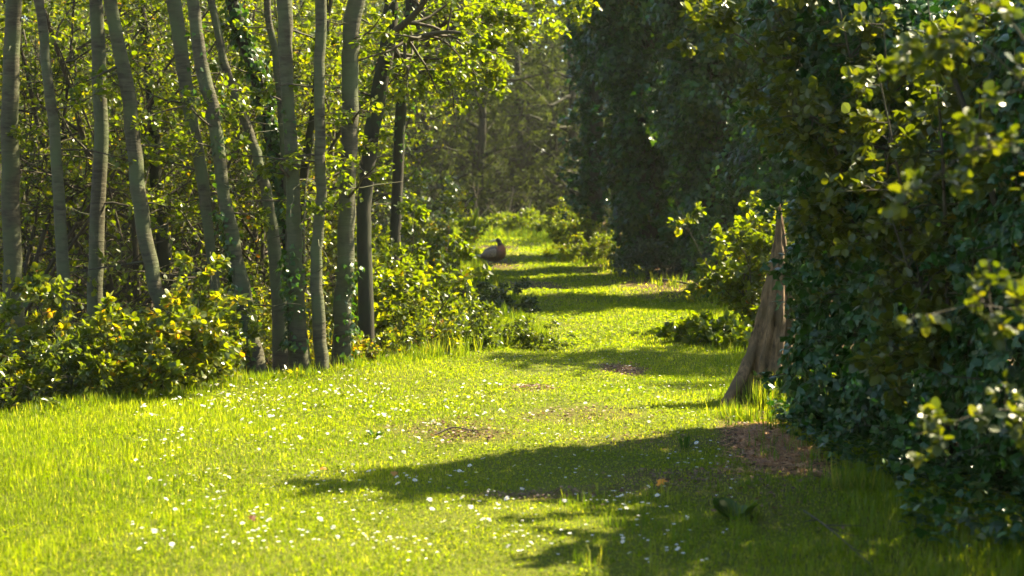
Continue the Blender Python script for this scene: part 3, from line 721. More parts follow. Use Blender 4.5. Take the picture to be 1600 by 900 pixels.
woody('leafy_shrub', 'narrow green shrub at the foot of the deeply shaded ivy tree', 'bush', *px_xy(1150, 19), 1.2, .5, 12, 8, 4, 8, 'ivylight', .06, 75, OVAL, 'bushes under the right hand trees', .01, .12, .15, -.5, base_r=.35)

# ---- the near hedge on the right
rng = np.random.default_rng(81)
HB = []
for (px0, py0, d, rx, ry, rz) in [(1318, 570, 9.0, .33, .42, .42), (1320, 440, 9.0, .30, .42, .42), (1352, 310, 9.0, .36, .42, .42), (1310, 150, 8.9, .38, .45, .5), (1315, 20, 8.9, .40, .5, .45),
                                  (1400, 590, 8.6, .36, .5, .5), (1410, 430, 8.7, .38, .5, .5), (1415, 265, 8.7, .38, .45, .38), (1425, 95, 8.7, .40, .5, .30),
                                  (1540, 640, 8.0, .45, .7, .6), (1540, 430, 8.0, .45, .7, .6), (1545, 250, 8.0, .42, .5, .4),
                                  (1640, 560, 7.0, .4, .8, .6), (1660, 330, 7.0, .4, .8, .5), (1680, 140, 7.0, .4, .8, .5), (1470, 700, 8.2, .3, .4, .3)]:
    c = at(px0, py0, d); HB.append((c[0], c[1], c[2], rx, ry, rz))
HB += [(2.45, 5.9, .9, .45, .8, 1.0), (2.5, 4.6, .9, .45, .8, 1.0), (2.6, 3.2, .9, .45, .8, 1.0), (2.7, 7.0, 1.1, .5, .8, 1.0)]  # hedge lumps added out of view to throw shade on the near right grass
hloc = np.array([2.1, 8.8, float(height(2.1, 8.8))])
hedge = thing('ivy_hedge', 'dense dark ivy covered hedge right of the stump', 'hedge', hloc)
ib = MB(); blob_leaves(ib, HB, 1250, .062, rng, depth=.3); ib.build('foliage', M['ivy'], hedge, hloc)
sb = MB(); sprays(sb, HB, 260, .26, 9, .052, rng, IVY, (0, 1)); sb.build('trailing_shoot', [M['twig'], M['ivy']], hedge, hloc)
wb = MB()
for k in range(9):
    x0 = [1.98, 2.02, 2.35, 2.42, 2.3, 2.55, 2.7, 2.5, 2.45][k]; y0 = [9.05, 8.9, 8.7, 8.5, 8.3, 8.0, 7.4, 6.8, 7.8][k]
    P = lines(np.array([[x0, y0, float(height(x0, y0)) - .05]]), np.array([[rng.normal(0, .15), rng.normal(0, .15), 1]]), np.array([1.9]), 12, rng, .05, 0)
    tubes(wb, P, np.linspace(.035, .012, 12)[None] * rng.uniform(.6, 1.2), 8)
wb.build('stem', M['bark_dark'], hedge, hloc)
# hawthorn growing up through the hedge: young light leaves along its face
def hawthorn(name, label, start, lines_, seed, n1, n2, per, leaf, lm='haw', r=.02, L=.5, tpl=ROUND, cat='tree', flat=.7):
    rng = np.random.default_rng(seed)
    loc = np.array(start); root = thing(name, label, cat, loc)
    wb = MB(); fb = MB()
    for ln in lines_:
        P = smooth_line([start] + ln, 18)[None]; R = (r * np.linspace(1, .15, 18))[None]
        tubes(wb, P, R, 6)
        B, BR, BL = side(P, R, n1, .3, 1, L, 6, rng, .8, .05, .3, -.1, flat)
        tubes(wb, B, BR, 4)
        B2, BR2, _ = side(B, BR, n2, .2, 1, BL * .45, 4, rng, .75, 0, .35, 0, flat)
        tubes(wb, B2, BR2, 3)
        leaves_along(fb, B2, per, tpl, leaf, rng); leaves_along(fb, B, per, tpl, leaf, rng, t0=.4)
    wb.build('stem', M['twig'], root, loc); fb.build('foliage', M[lm], root, loc)
    return root
x0, y0 = 1.95, 9.0
hawthorn('hawthorn', 'hawthorn with fresh light leaves reaching out of the hedge top over the path', [x0, y0, float(height(x0, y0))],
         [[at(1300, 300, 8.9), at(1190, 90, 8.7), at(1100, 30, 8.6)], [at(1310, 300, 8.8), at(1250, 100, 8.6), at(1190, -20, 8.6)], [at(1330, 350, 8.7), at(1290, 200, 8.4), at(1230, 180, 8.3)],
          [at(1360, 300, 8.6), at(1330, 100, 8.4), at(1300, -40, 8.4)], [at(1380, 350, 8.4), at(1390, 200, 8.2), at(1380, 30, 8.1)], [at(1370, 450, 8.7), at(1340, 360, 8.5), at(1310, 320, 8.5)]], 82, 14, 5, 9, .048, 'haw', .016, .42)
x0, y0 = 2.05, 7.7
hawthorn('privet_shrub', 'yellow green privet spilling over the right face of the ivy hedge', [x0, y0, float(height(x0, y0))],
         [[at(1440, 450, 7.7), at(1400, 250, 7.5), at(1370, 100, 7.5)], [at(1450, 500, 7.6), at(1420, 420, 7.4), at(1390, 330, 7.4)], [at(1480, 450, 7.4), at(1470, 200, 7.3), at(1450, 0, 7.3)],
          [at(1520, 450, 7.2), at(1530, 200, 7.0), at(1540, 0, 7.0)], [at(1480, 550, 7.6), at(1430, 560, 7.4), at(1395, 540, 7.3)], [at(1560, 560, 7.0), at(1580, 400, 6.8), at(1590, 250, 6.7)]], 83, 14, 5, 9, .052, 'haw', .014, .42)
x0, y0 = 1.85, 4.7
hawthorn('elder_shrub', 'near blurred yellow green twigs hanging in at the right side of the view', [x0, y0, float(height(x0, y0))],
         [[at(1680, 300, 4.7), at(1520, 60, 4.6), at(1400, 90, 4.5)], [at(1700, 380, 4.7), at(1560, 230, 4.6), at(1425, 300, 4.5)], [at(1700, 560, 4.7), at(1560, 480, 4.6), at(1410, 500, 4.5)],
          [at(1700, 700, 4.8), at(1580, 640, 4.7), at(1430, 680, 4.6)], [at(1660, 200, 4.7), at(1500, -40, 4.6), at(1420, -60, 4.5)]], 84, 10, 3, 5, .036, 'haw', .006, .17, cat='shrub')

# ------------------------------------------------------------------ stump
rng = np.random.default_rng(90)
sd = 10.2
LEFTP = [(1124, 636), (1140, 612), (1150, 590), (1161, 560), (1172, 530), (1181, 505), (1187, 480), (1193, 455), (1199, 430), (1204, 405), (1208, 385), (1212, 366), (1215, 352)]
RIGHTX = [1238, 1240, 1240, 1241, 1241, 1240, 1240, 1238, 1236, 1232, 1229, 1226, 1219]
K = 60; S_ = 72
lp = np.array(LEFTP, float)
u = np.linspace(0, 1, K); ui = np.linspace(0, 1, len(lp))
yy = np.interp(u, ui, lp[:, 1]); xl = np.interp(u, ui, lp[:, 0]); xr = np.interp(u, ui, RIGHTX)
th = np.arange(S_) * 2 * np.pi / S_
V = np.zeros((K, S_, 3)); jag = np.abs(rng.normal(0, .03, S_))
foot = at(1195, 632, sd); foot[2] = float(height(foot[0], foot[1]))
zz = np.array([at(0, v_, sd)[2] for v_ in yy]); zz = zz - (zz[0] - (foot[2] - .06)) * (1 - u)
KN = [(rng.uniform(2, 52), rng.uniform(-np.pi, 0.3), rng.choice([-.28, .22, -.2, .16]), rng.uniform(1.5, 5), rng.uniform(.12, .3)) for _ in range(22)]
for k in range(K):
    a = at(xl[k], yy[k], sd)[0]; b_ = at(xr[k], yy[k], sd)[0]
    c = (a + b_) / 2; hw = (b_ - a) / 2; dp = min(hw, .17) * .9 + .01
    rr = 1 + .10 * np.sin(th * 9 + k * .05) + .07 * np.sin(th * 16 + 1.3 + np.sin(k * .13)) + .05 * np.sin(th * 5 + 2 + k * .03)
    rr = rr - .16 * np.abs(np.sin(th * 5.5 + .9 + .4 * np.sin(k * .09))) ** .6 * (1 - .5 * u[k]) + .08
    for (kc, tc_, am, sk, st_) in KN:
        dth = np.angle(np.exp(1j * (th - tc_))); rr = rr + am * np.exp(-((k - kc) / sk) ** 2 - (dth / st_) ** 2)
    rr = rr + rng.normal(0, .02, S_) + .035 * np.sin(k * .9 + th * 3)
    top = max(0, (u[k] - .9) / .1)
    V[k, :, 0] = c + np.cos(th) * hw * rr
    V[k, :, 1] = foot[1] + np.sin(th) * dp * rr
    V[k, :, 2] = zz[k] + top * (.09 * np.abs(np.sin(th * 4.5 + 1)) + jag)
sm = MB()
kk = (np.arange(K - 1) * S_)[:, None]; ss = np.arange(S_)[None]; s2 = (ss + 1) % S_
sm.add(V, np.stack([kk + ss, kk + s2, kk + S_ + s2, kk + S_ + ss], -1), np.full((K - 1) * S_, 4), .5, 0, True)
sm.add(V[-1], np.arange(S_), [S_], .5, 0)
stump = thing('tree_stump', 'weathered grey brown dead stump leaning by the hedge', 'stump', foot)
sm.build('trunk', M['dead'], stump, foot)
rm = MB()
P = smooth_line([at(1186, 520, sd - .03), at(1168, 570, sd - .10), at(1150, 605, sd - .16), at(1130, 634, sd - .25), at(1112, 654, sd - .3)], 14)
tubes(rm, P, np.interp(np.arange(14), [0, 6, 13], [.03, .04, .014]), 9)
rm.build('root', M['dead'], stump, foot)
# tussock in front of it
def tussock(name, label, x, y, n, h, w, m_, seed, spread=.10, le=.5, group=None):
    rng = np.random.default_rng(seed); loc = np.array([x, y, float(height(x, y))])
    mb = MB(); an = rng.uniform(0, 6.28, n); l_ = np.abs(rng.normal(le, .35, n))
    pos = np.stack([x + rng.normal(0, spread, n), y + rng.normal(0, spread * .7, n), np.zeros(n)], -1); pos[:, 2] = height(pos[:, 0], pos[:, 1]) - .005
    ax = np.stack([np.cos(an) * l_, np.sin(an) * l_, np.ones(n)], -1); nr = np.stack([-np.cos(an), -np.sin(an), l_], -1)
    place(mb, BLADE, pos, ax, nr, h * rng.uniform(.4, 1.1, n), w * rng.uniform(.6, 1.2, n), rng.random(n))
    o = mb.build(name, M[m_], None, loc); return tag(o, label, 'grass tuft', group)
for k, (px, py, n, h, sp, lb_) in enumerate([(1185, 622, 420, .21, .13, 'large tuft of yellowing grass at the foot of the stump'), (1222, 612, 200, .24, .07, 'upright yellow tuft between the stump and the ivy'),
                                            (1150, 640, 240, .12, .14, 'low grass tuft left of the stump root'), (1325, 770, 150, .15, .10, 'dark grass tuft below the ground ivy')]):
    g_ = ground_at(px, py); tussock('grass_tuft', lb_, g_[0], g_[1] - (.42 if k < 3 else .1), n, h, .006, 'long', 95 + k, sp * .6, .6, 'grass tufts round the stump and hedge foot')

# ------------------------------------------------------------------ ground ivy, litter
rng = np.random.default_rng(110)
def region(poly, n):
    """points on the ground inside an outline given on the picture"""
    G = np.array([ground_at(*p_)[:2] for p_ in poly]); lo = G.min(0); hi = G.max(0); out = []
    while len(out) < n:
        q_ = rng.uniform(lo, hi, (n, 2))
        ins = np.zeros(n, bool); j = len(G) - 1
        for i in range(len(G)):
            c_ = ((G[i, 1] > q_[:, 1]) != (G[j, 1] > q_[:, 1])) & (q_[:, 0] < (G[j, 0] - G[i, 0]) * (q_[:, 1] - G[i, 1]) / (G[j, 1] - G[i, 1] + 1e-12) + G[i, 0])
            ins ^= c_; j = i
        out.extend(q_[ins].tolist())
    return np.array(out[:n])
gi = MB()
q_ = np.concatenate([region([(1195, 645), (1260, 628), (1420, 620), (1620, 660), (1640, 800), (1500, 790), (1400, 760), (1300, 745), (1260, 700)], 3400), region([(1380, 720), (1600, 720), (1640, 880), (1420, 860)], 900), region([(1200, 640), (1280, 640), (1275, 710), (1245, 690)], 90)])
n = len(q_)
z = height(q_[:, 0], q_[:, 1]) + np.abs(rng.normal(.05, .035, n))
ax = norm(np.stack([rng.normal(0, 1, n), rng.normal(0, 1, n) - .3, rng.normal(-.1, .3, n)], -1)); nr = norm(UP * 1.2 + rng.normal(0, .5, (n, 3)))
place(gi, IVY, np.column_stack([q_, z]), ax, nr, .056 * rng.uniform(.55, 1.15, n), None, rng.random(n))
tag(gi.build('ground_ivy', M['ivy']), 'dark glossy ivy creeping over the ground below the hedge', kind='stuff')
def litter(name, label, pts, size, tpl, m_, w=None, jit=.25, lift=.012):
    mb = MB(); n = len(pts)
    z = height(pts[:, 0], pts[:, 1]) + rng.uniform(.002, lift, n)
    an = rng.uniform(0, 6.28, n)
    ax = np.stack([np.cos(an), np.sin(an), rng.normal(0, .15, n)], -1); nr = norm(UP + rng.normal(0, jit, (n, 3)))
    sz = size * rng.uniform(.4, 1.2, n)
    place(mb, tpl, np.column_stack([pts, z]), ax, nr, sz, sz if w is None else w * rng.uniform(.6, 1.3, n), rng.random(n))
    return tag(mb.build(name, M[m_]), label, kind='stuff')
litter('needle_litter', 'reddish brown dry needles and bark bits in front of the ground ivy', np.concatenate([region([(1150, 680), (1190, 655), (1250, 650), (1275, 700), (1250, 740), (1180, 730)], 7500), region([(1130, 670), (1290, 640), (1330, 760), (1120, 750)], 3000)]), .05, NEEDLE, 'needles', .0045)
def ptc(ps, n):
    out = []
    for px, py, wx, wy, s in ps:
        a_ = ground_at(px, py); b_ = ground_at(px + wx, py); c_ = ground_at(px, py - wy); k = int(n * s)
        out.append(np.stack([a_[0] + rng.normal(0, .5, k) * (b_[0] - a_[0]), a_[1] + rng.normal(0, .6, k) * (c_[1] - a_[1])], -1))
    return np.concatenate(out)
litter('leaf_litter', 'dry brown leaf bits on the bare patches of the path', ptc(PATCH, 420), .028, DIAM, 'brown', None, .35, .02)
yy_ = rng.uniform(8, 45, 9000); xx_ = left_x(yy_) - rng.uniform(.05, 7, 9000)
litter('woodland_litter', 'fallen brown leaves over the woodland floor under the trees', np.stack([xx_, yy_], -1), .07, DIAM, 'brown', None, .5, .03)
yy_ = rng.uniform(13, 36, 2500); xx_ = right_x(yy_) + rng.uniform(-.25, 1.5, 2500)
litter('hedge_litter', 'brown leaf bits along the foot of the ivy clad trees', np.stack([xx_, yy_], -1), .06, DIAM, 'brown', None, .5, .03)

# ------------------------------------------------------------------ daisies
petal = leaf_mat('daisy_petal', [(0, (.62, .60, .56)), (1, (.85, .84, .80))], (.9, .9, .85), .25, .5, .3)
disc = plain('daisy_centre', (.62, .42, .03), .7, .3)
stalk = plain('daisy_stalk', (.08, .13, .02), .5, .3)
def daisy_mesh(seed, tilt, h):
    rng = np.random.default_rng(seed); mb = MB()
    top = np.array([tilt * .5 * h, -.2 * h, h]); P = smooth_line([[0, 0, -.004], [.002, 0, h * .5], top], 5)
    tubes(mb, P, np.full(5, .0008), 4, 2)
    nrm = norm(np.array([tilt, -.30, 1.0])); u_ = norm(np.cross(nrm, [0, 1, 0])); v_ = np.cross(nrm, u_)
    n = 15; an = np.arange(n) * 2 * np.pi / n + rng.normal(0, .06, n)
    ax = u_ * np.cos(an)[:, None] + v_ * np.sin(an)[:, None] + nrm * rng.normal(.12, .08, n)[:, None]
    place(mb, OVAL, top + ax * .002, ax, np.broadcast_to(nrm, (n, 3)), .0125 * rng.uniform(.85, 1.1, n), .0068, rng.random(n), 0)
    # domed centre
    R_ = [(.0045, 0.0), (.0042, .0012), (.0028, .0024), (.0, .0029)]
    vv = []
    for r_, z_ in R_[:3]:
        a2 = np.arange(8) * np.pi / 4; vv.append(top + (u_ * np.cos(a2)[:, None] + v_ * np.sin(a2)[:, None]) * r_ + nrm * z_)
    vv.append((top + nrm * .0029)[None])
    fs = []; tt = []
    for k in range(2):
        for s_ in range(8): fs += [k * 8 + s_, k * 8 + (s_ + 1) % 8, (k + 1) * 8 + (s_ + 1) % 8, (k + 1) * 8 + s_]; tt.append(4)
    for s_ in range(8): fs += [16 + s_, 16 + (s_ + 1) % 8, 24]; tt.append(3)
    mb.add(np.concatenate(vv), fs, tt, .5, 1, True)
    return mb
dm = []
for k in range(4):
    o = daisy_mesh(k, [-.5, .2, .6, -.1][k], [.050, .040, .060, .046][k]).build('daisy', [petal, disc, stalk]); dm.append(o.data); bpy.data.objects.remove(o)
rng = np.random.default_rng(120)
cand = []
zones = [((215, 790), (600, 700), 150), ((260, 700), (585, 640), 60), ((205, 820), (690, 890), 55), ((700, 1130), (600, 700), 22), ((820, 1120), (700, 880), 20), ((900, 1060), (520, 600), 14), ((1180, 1300), (760, 800), 5), ((730, 900), (390, 470), 8), ((20, 205), (680, 880), 12)]
for (x0, x1), (y0, y1), n in zones:
    k = 0
    while k < n:
        px, py = rng.uniform(x0, x1), rng.uniform(min(y0, y1), max(y0, y1))
        if rng.random() > .35 + .65 * (math.sin(px * .021 + py * .03) * math.sin(py * .05 - px * .011) > -.1): continue
        g_ = ground_at(px, py)
        if g_[0] < left_x(g_[1]) + .08: continue
        cand.append(g_); k += 1
cand = cand[:300]
for k, g_ in enumerate(cand):
    o = bpy.data.objects.new('daisy', dm[k % 4]); scene.collection.objects.link(o)
    s = rng.uniform(.55, .98); o.location = (g_[0], g_[1], float(height(g_[0], g_[1]))); o.scale = (s, s, s * rng.uniform(.9, 1.3)); o.rotation_euler = (0, 0, rng.normal(0, .6))
    tag(o, 'small white daisy with a yellow centre open among the lawn grass', 'daisy', 'daisies scattered over the lawn')

pts = []
while len(pts) < 650:
    px, py = rng.uniform(205, 1150), rng.uniform(592, 890) if rng.random() < .8 else rng.uniform(500, 600)
    if math.sin(px * .017 + py * .041) * math.sin(py * .07 - px * .013) < rng.uniform(-.6, .7): continue
    g_ = ground_at(px, py)
    if left_x(g_[1]) + .05 < g_[0] < right_x(g_[1]) - .1: pts.append(g_)
pts = np.array(pts); pts[:, 2] = height(pts[:, 0], pts[:, 1]) + rng.uniform(.015, .035, len(pts))
mb = MB(); nn = UP + rng.normal(0, .3, (len(pts), 3))
for k in range(5):
    a_ = k * 1.257; place(mb, OVAL, pts, np.array([[math.cos(a_), math.sin(a_), .1]]) + nn * 0, nn, .008 * (.7 + .6 * ((np.arange(len(pts)) * 7) % 10) / 10), .008, rng.random(len(pts)))
tag(mb.build('tiny_daisies', petal), 'scatter of the tiniest half open white daisies low in the lawn', kind='stuff')

# ------------------------------------------------------------------ fallen leaves, weeds, stalks
def fallen(px, py, col, label, seed, s=.035):
    g_ = ground_at(px, py); rng = np.random.default_rng(seed)
    loc = np.array([g_[0], g_[1], float(height(g_[0], g_[1])) + .035]); mb = MB()
    an = rng.uniform(0, 6.28)
    place(mb, LOBED, loc[None], np.array([[math.cos(an), math.sin(an), .25]]), np.array([[.1, -.5, .8]]), s, None, .6)
    tag(mb.build('fallen_leaf', leaf_mat('dry_leaf', [(0, col), (1, col)], (1.5, 1.2, .5), .45, .5, .3), None, loc), label, 'leaf', 'single fallen leaves on the lawn')
fallen(400, 833, (.13, .05, .02), 'dark red brown dead leaf low on the left of the lawn', 1, .035)
fallen(505, 741, (.36, .17, .03), 'pale orange dead leaf left of the shadow tips', 2)
fallen(612, 745, (.38, .20, .04), 'tan dead leaf at the tip of the second shadow', 3)
fallen(1026, 770, (.60, .26, .02), 'bright orange dead leaf lying in the shade', 4, .05)
fallen(500, 712, (.5, .38, .05), 'yellow dead leaf up the lawn from the pale orange one', 5, .03)
def rosette(name, label, px, py, n, h, w, m_, seed, spread=.6, group=None, tpl=OVAL, cat='plant'):
    g_ = ground_at(px, py); loc = np.array([g_[0], g_[1], float(height(g_[0], g_[1]))]); rng = np.random.default_rng(seed)
    mb = MB(); an = rng.uniform(0, 6.28, n); l_ = np.abs(rng.normal(spread, .3, n))
    pos = loc + np.stack([np.cos(an) * .02, np.sin(an) * .02, np.zeros(n)], -1)
    ax = np.stack([np.cos(an) * l_, np.sin(an) * l_, np.ones(n)], -1); nr = np.stack([-np.cos(an), -np.sin(an), l_], -1) + rng.normal(0, .2, (n, 3))
    place(mb, tpl, pos, ax, nr, h * rng.uniform(.6, 1.1, n), w, rng.random(n))
    return tag(mb.build(name, M[m_], None, loc), label, cat, group)
rosette('dock_plant', 'dark broad leaved dock in the shaded grass below the litter', 1150, 815, 9, .11, .13, 'ivylight', 1, .9, tpl=ROUND)
rosette('weed', 'little upright dark weed on the sunny grass left of the litter', 1071, 700, 9, .09, .03, 'ivylight', 3, .3)
rosette('weed', 'low green weed in the sunlit lawn', 587, 678, 12, .05, .04, 'ivylight', 4, .9)
woody('weed', 'sprawling dark weed by the left edge of the path', 'plant', *ground_at(845, 545)[:2], 0.28, .6, 7, 6, 3, 7, 'bush', .035, 845, OVAL, None, .003, .15, .2, 0, base_r=.06, vhi=.7)
woody('weed', 'tall leafy weed where the left verge meets the path', 'plant', *ground_at(800, 540)[:2], 0.3, .6, 7, 6, 3, 7, 'bush', .035, 800, OVAL, None, .003, .15, .2, 0, base_r=.06, vhi=.7)
woody('weed', 'leafy weed at the foot of the green tangle', 'plant', *ground_at(735, 552)[:2], 0.26, .6, 7, 6, 3, 7, 'bush', .035, 735, OVAL, None, .003, .15, .2, 0, base_r=.06, vhi=.7)
rosette('weed', 'broad bladed pale weed standing at the end of the path', 742, 374, 18, .75, .16, 'lime', 8, .45)
WG = 'sunlit weeds closing the end of the path'
wA = woody('weed', 'bushy lime weed just right of the broad bladed one', 'plant', *px_xy(775, 43.5), .62, .5, 10, 7, 3, 8, 'lime', .07, 141, OVAL, WG, .006, .1, .3, 0, base_r=.3)
for k, (px, d, lb_, s_) in enumerate([(812, 43, 'lime weed clump in the middle of the path end', 1.1), (842, 42, 'lime weed clump near the pale bramble mound', .85), (722, 44, 'lime weed clump left of the broad bladed one', 1.0), (858, 44.5, 'lime weed clump half hidden by the pale bramble mound', 1.0), (795, 45.5, 'lime weed clump under the dry stalks', 1.1), (757, 46, 'rear lime weed clump in line with the duck', .9)]):
    x, y = px_xy(px, d); dup(wA, x, y, lb_, k * 1.7, s_, WG)
rng = np.random.default_rng(150)
st_loc = np.array([*px_xy(780, 47), 0.]); st_loc[2] = float(height(st_loc[0], st_loc[1]))
mb = MB(); n = 16
P = lines(st_loc + np.stack([rng.normal(0, .5, n), rng.normal(0, .2, n), np.zeros(n)], -1), np.stack([rng.normal(0, .35, n), rng.normal(0, .2, n), np.ones(n)], -1), rng.uniform(1.2, 2.1, n), 8, rng, .15, -.2)
R = np.full((n, 1), .011) * np.linspace(1, .4, 8)[None]; tubes(mb, P, R, 4)
B, BR, _ = side(P, R, 5, .5, 1, .35, 4, rng, .7, .1, .3); tubes(mb, B, BR, 3)
tag(mb.build('dead_stalks', M['straw'], None, st_loc), 'cluster of pale dry stalks standing behind the path end weeds', 'dead plant')
# fallen sticks
def stick(pts, r, label, seed, m_='twig'):
    rng = np.random.default_rng(seed); P = smooth_line([drop(ground_at(*p_)) + UP * (.02 + dz) for *p_, dz in pts], 14)
    mb = MB(); tubes(mb, P, np.linspace(r, r * .4, 14), 6)
    B, BR, _ = side(P[None], np.full((1, 14), r), 4, .2, .9, .15, 4, rng, .6, .1, .2); tubes(mb, B, BR, 4)
    tag(mb.build('stick', M[m_], None, P[0]), label, 'stick', 'sticks lying on the ground')
stick([(680, 683, 0), (710, 680, .02), (748, 683, 0)], .006, 'thin curved brown stick lying on the sunny path', 1)
stick([(1255, 815, 0), (1300, 850, .03), (1360, 885, 0)], .004, 'long thin stem lying in the shaded bottom right grass', 2)
stick([(588, 560, .02), (640, 522, .12), (700, 500, .22)], .012, 'bare fallen branch poking from the verge beneath the sapling', 3)
stick([(1010, 437, 0), (1060, 449, .03), (1110, 455, 0)], .02, 'fallen branch along the foot of the ivy curtain', 4)

# ------------------------------------------------------------------ far wood
FG = 'hazy trees of the far wood'
def far_tree(name, label, x, y, seed, hgt=13, leaf=.17, m1=26, m2=7, m3=4, per=6):
    rng = np.random.default_rng(seed); z = float(height(x, y)); loc = np.array([x, y, z])
    root = thing(name, label, 'tree', loc, FG)
    st = np.zeros((3, 3)); st[:, :2] = rng.normal(0, .3, (3, 2)); st[:, 2] = -.2
    S = lines(st, np.stack([rng.normal(0, .18, 3), rng.normal(0, .18, 3), np.ones(3)], -1), np.array([hgt, hgt * .8, hgt * .7]), 12, rng, .16, 0)
    SR = np.array([.20, .13, .10])[:, None] * np.linspace(1, .2, 12)[None]
    wb = MB(); tubes(wb, S, SR, 8); fb = MB()
    A, AR, AL = side(S, SR, m1, .04, 1, 3.6, 6, rng, .85, .15, .3, -.1)
    tubes(fb, A, AR, 4, 0)
    B, BR, BL = side(A, AR, m2, .2, 1, AL * .45, 4, rng, .8, .0, .35, -.1)
    tubes(fb, B, BR, 3, 0)
    leaves_along(fb, B, per * 3, OVAL, leaf, rng, 1)
    wb.build('trunk', M['bark_dark'], root); fb.build('crown', [M['bark_dark'], M['far']], root)
    return root
fA = far_tree('woodland_tree', 'hazy many stemmed tree above the end of the path', -1.6, 60, 201)
fB = far_tree('woodland_tree', 'hazy tree left of the path end behind the dark slim trunk', -5.2, 58, 202)
fC = far_tree('woodland_tree', 'hazy tree beside the farthest ivy trunk', 2.3, 62, 203)
fs = [(-9.5, 60), (-14, 57), (-18.5, 61), (-23, 58), (-28, 62), (-34, 60), (6.5, 59), (11, 61), (16, 58), (22, 61),
      (0.5, 69), (-3.8, 68), (-8, 70), (-12.5, 68), (4.8, 70), (-17, 70), (-22, 69), (9, 69), (-29, 72), (14, 70), (20, 72), (27, 66), (33, 62),
      (-1, 80), (-7, 81), (5, 80), (-14, 82), (-22, 84), (12, 82)]
where = ['front row of the far wood', 'second row of the far wood', 'rear row of the far wood']
ordn = ['first', 'second', 'third', 'fourth', 'fifth', 'sixth', 'seventh', 'eighth', 'ninth', 'tenth', 'eleventh', 'twelfth', 'thirteenth', 'fourteenth']
cnt = {}
for k, (x, y) in enumerate(sorted(fs, key=lambda a: (a[1] > 65, a[1] > 75, a[0]))):
    row = 0 if y < 65 else (1 if y < 75 else 2); cnt[row] = cnt.get(row, 0) + 1
    dup([fA, fB, fC][k % 3], x, y, 'hazy tree, ' + ordn[cnt[row] - 1] + ' from the left in the ' + where[row], k * 1.1, .9 + .03 * ((k * 7) % 10))
rng = np.random.default_rng(260)
fw = MB(); n = 100000
fx = rng.uniform(-62, 62, n); fy = rng.uniform(92, 108, n) ; fz = height(fx, fy) + rng.random(n) * (17 + 2.5 * np.sin(fx * .35) + 1.5 * np.sin(fx * .9 + 2))
place(fw, OVAL, np.stack([fx, fy, fz], -1), rng.normal(0, 1, (n, 3)), rng.normal(0, 1, (n, 3)) + np.array([0, -1.2, .3]), .75 * rng.uniform(.5, 1.2, n), None, rng.random(n) * .8)
tag(fw.build('distant_wood', M['far']), 'solid mass of distant woodland closing the view', kind='stuff')
# tall trees added beyond the right hand side to shade the far wood
for k, (x, y) in enumerate([(7, 40), (9, 48), (12, 54), (6.2, 50), (14, 44)]):
    dup([fA, fB, fC][k % 3], x, y, 'tall tree added to shade the far wood beyond the ivy clad row, ' + ordn[k] + ' going away along the right side', k * 2.1, .95, 'tall trees added beyond the right side as shade casters')

# ------------------------------------------------------------------ duck
def loft(mb, P, RX, RZ, sides, val, mi=0, updir=None, tilt=None):
    P = np.asarray(P, float); K = len(P)
    t = norm(np.gradient(P, axis=0)); sidev = np.broadcast_to(np.array([0, 1.0, 0]), t.shape)
    sidev = norm(sidev - t * (sidev * t).sum(-1, keepdims=True)); upv = np.cross(t, sidev)
    th = np.arange(sides) * 2 * np.pi / sides
    V = P[:, None] + sidev[:, None] * (np.cos(th)[None] * np.asarray(RX)[:, None])[..., None] + upv[:, None] * (np.sin(th)[None] * np.asarray(RZ)[:, None])[..., None]
    kk = (np.arange(K - 1) * sides)[:, None]; ss = np.arange(sides)[None]; s2 = (ss + 1) % sides
    n0 = mb.n
    mb.add(V, np.stack([kk + ss, kk + s2, kk + sides + s2, kk + sides + ss], -1), np.full((K - 1) * sides, 4), np.repeat(val, sides), mi, True)
    mb.V.append(np.zeros((0, 3), np.float32)); mb.A.append(np.zeros(0, np.float32))
    for k_, rev in ((0, 1), (K - 1, 0)):
        idx = np.arange(sides)[::-1] if rev else np.arange(sides)
        mb.I.append(idx + n0 + k_ * sides); mb.T.append(np.array([sides], np.int32)); mb.MI.append(np.array([mi], np.int32)); mb.S.append(np.array([True]))
def feather(name, stops, scale=70):
    m, N, L = mat(name)
    a = N.new('ShaderNodeAttribute'); a.attribute_name = 'v'
    r = ramp(N, stops); L.new(a.outputs['Fac'], r.inputs[0])
    tc = N.new('ShaderNodeTexCoord')
    vo = N.new('ShaderNodeTexVoronoi'); vo.inputs['Scale'].default_value = scale; L.new(tc.outputs['Object'], vo.inputs['Vector'])
    r2 = ramp(N, [(.15, (.45, .40, .36)), (.55, (1, 1, 1)), (.9, (1.5, 1.4, 1.2))]); L.new(vo.outputs['Distance'], r2.inputs[0])
    mx = N.new('ShaderNodeMix'); mx.data_type = 'RGBA'; mx.blend_type = 'MULTIPLY'; mx.inputs[0].default_value = .8
    L.new(r.outputs[0], mx.inputs[6]); L.new(r2.outputs[0], mx.inputs[7])
    p = N.new('ShaderNodeBsdfPrincipled'); p.inputs['Roughness'].default_value = .6; L.new(mx.outputs[2], p.inputs['Base Color'])
    o = N.new('ShaderNodeOutputMaterial'); L.new(p.outputs[0], o.inputs[0]); return m
dg = at(770, 409, 28.1); dloc = np.array([dg[0], dg[1], float(height(dg[0], dg[1])) + .035])
duck = thing('duck', 'brown breasted duck resting on the path with its head turned left', 'duck', dloc); duck.scale = (1.05, 1.05, 1.16)
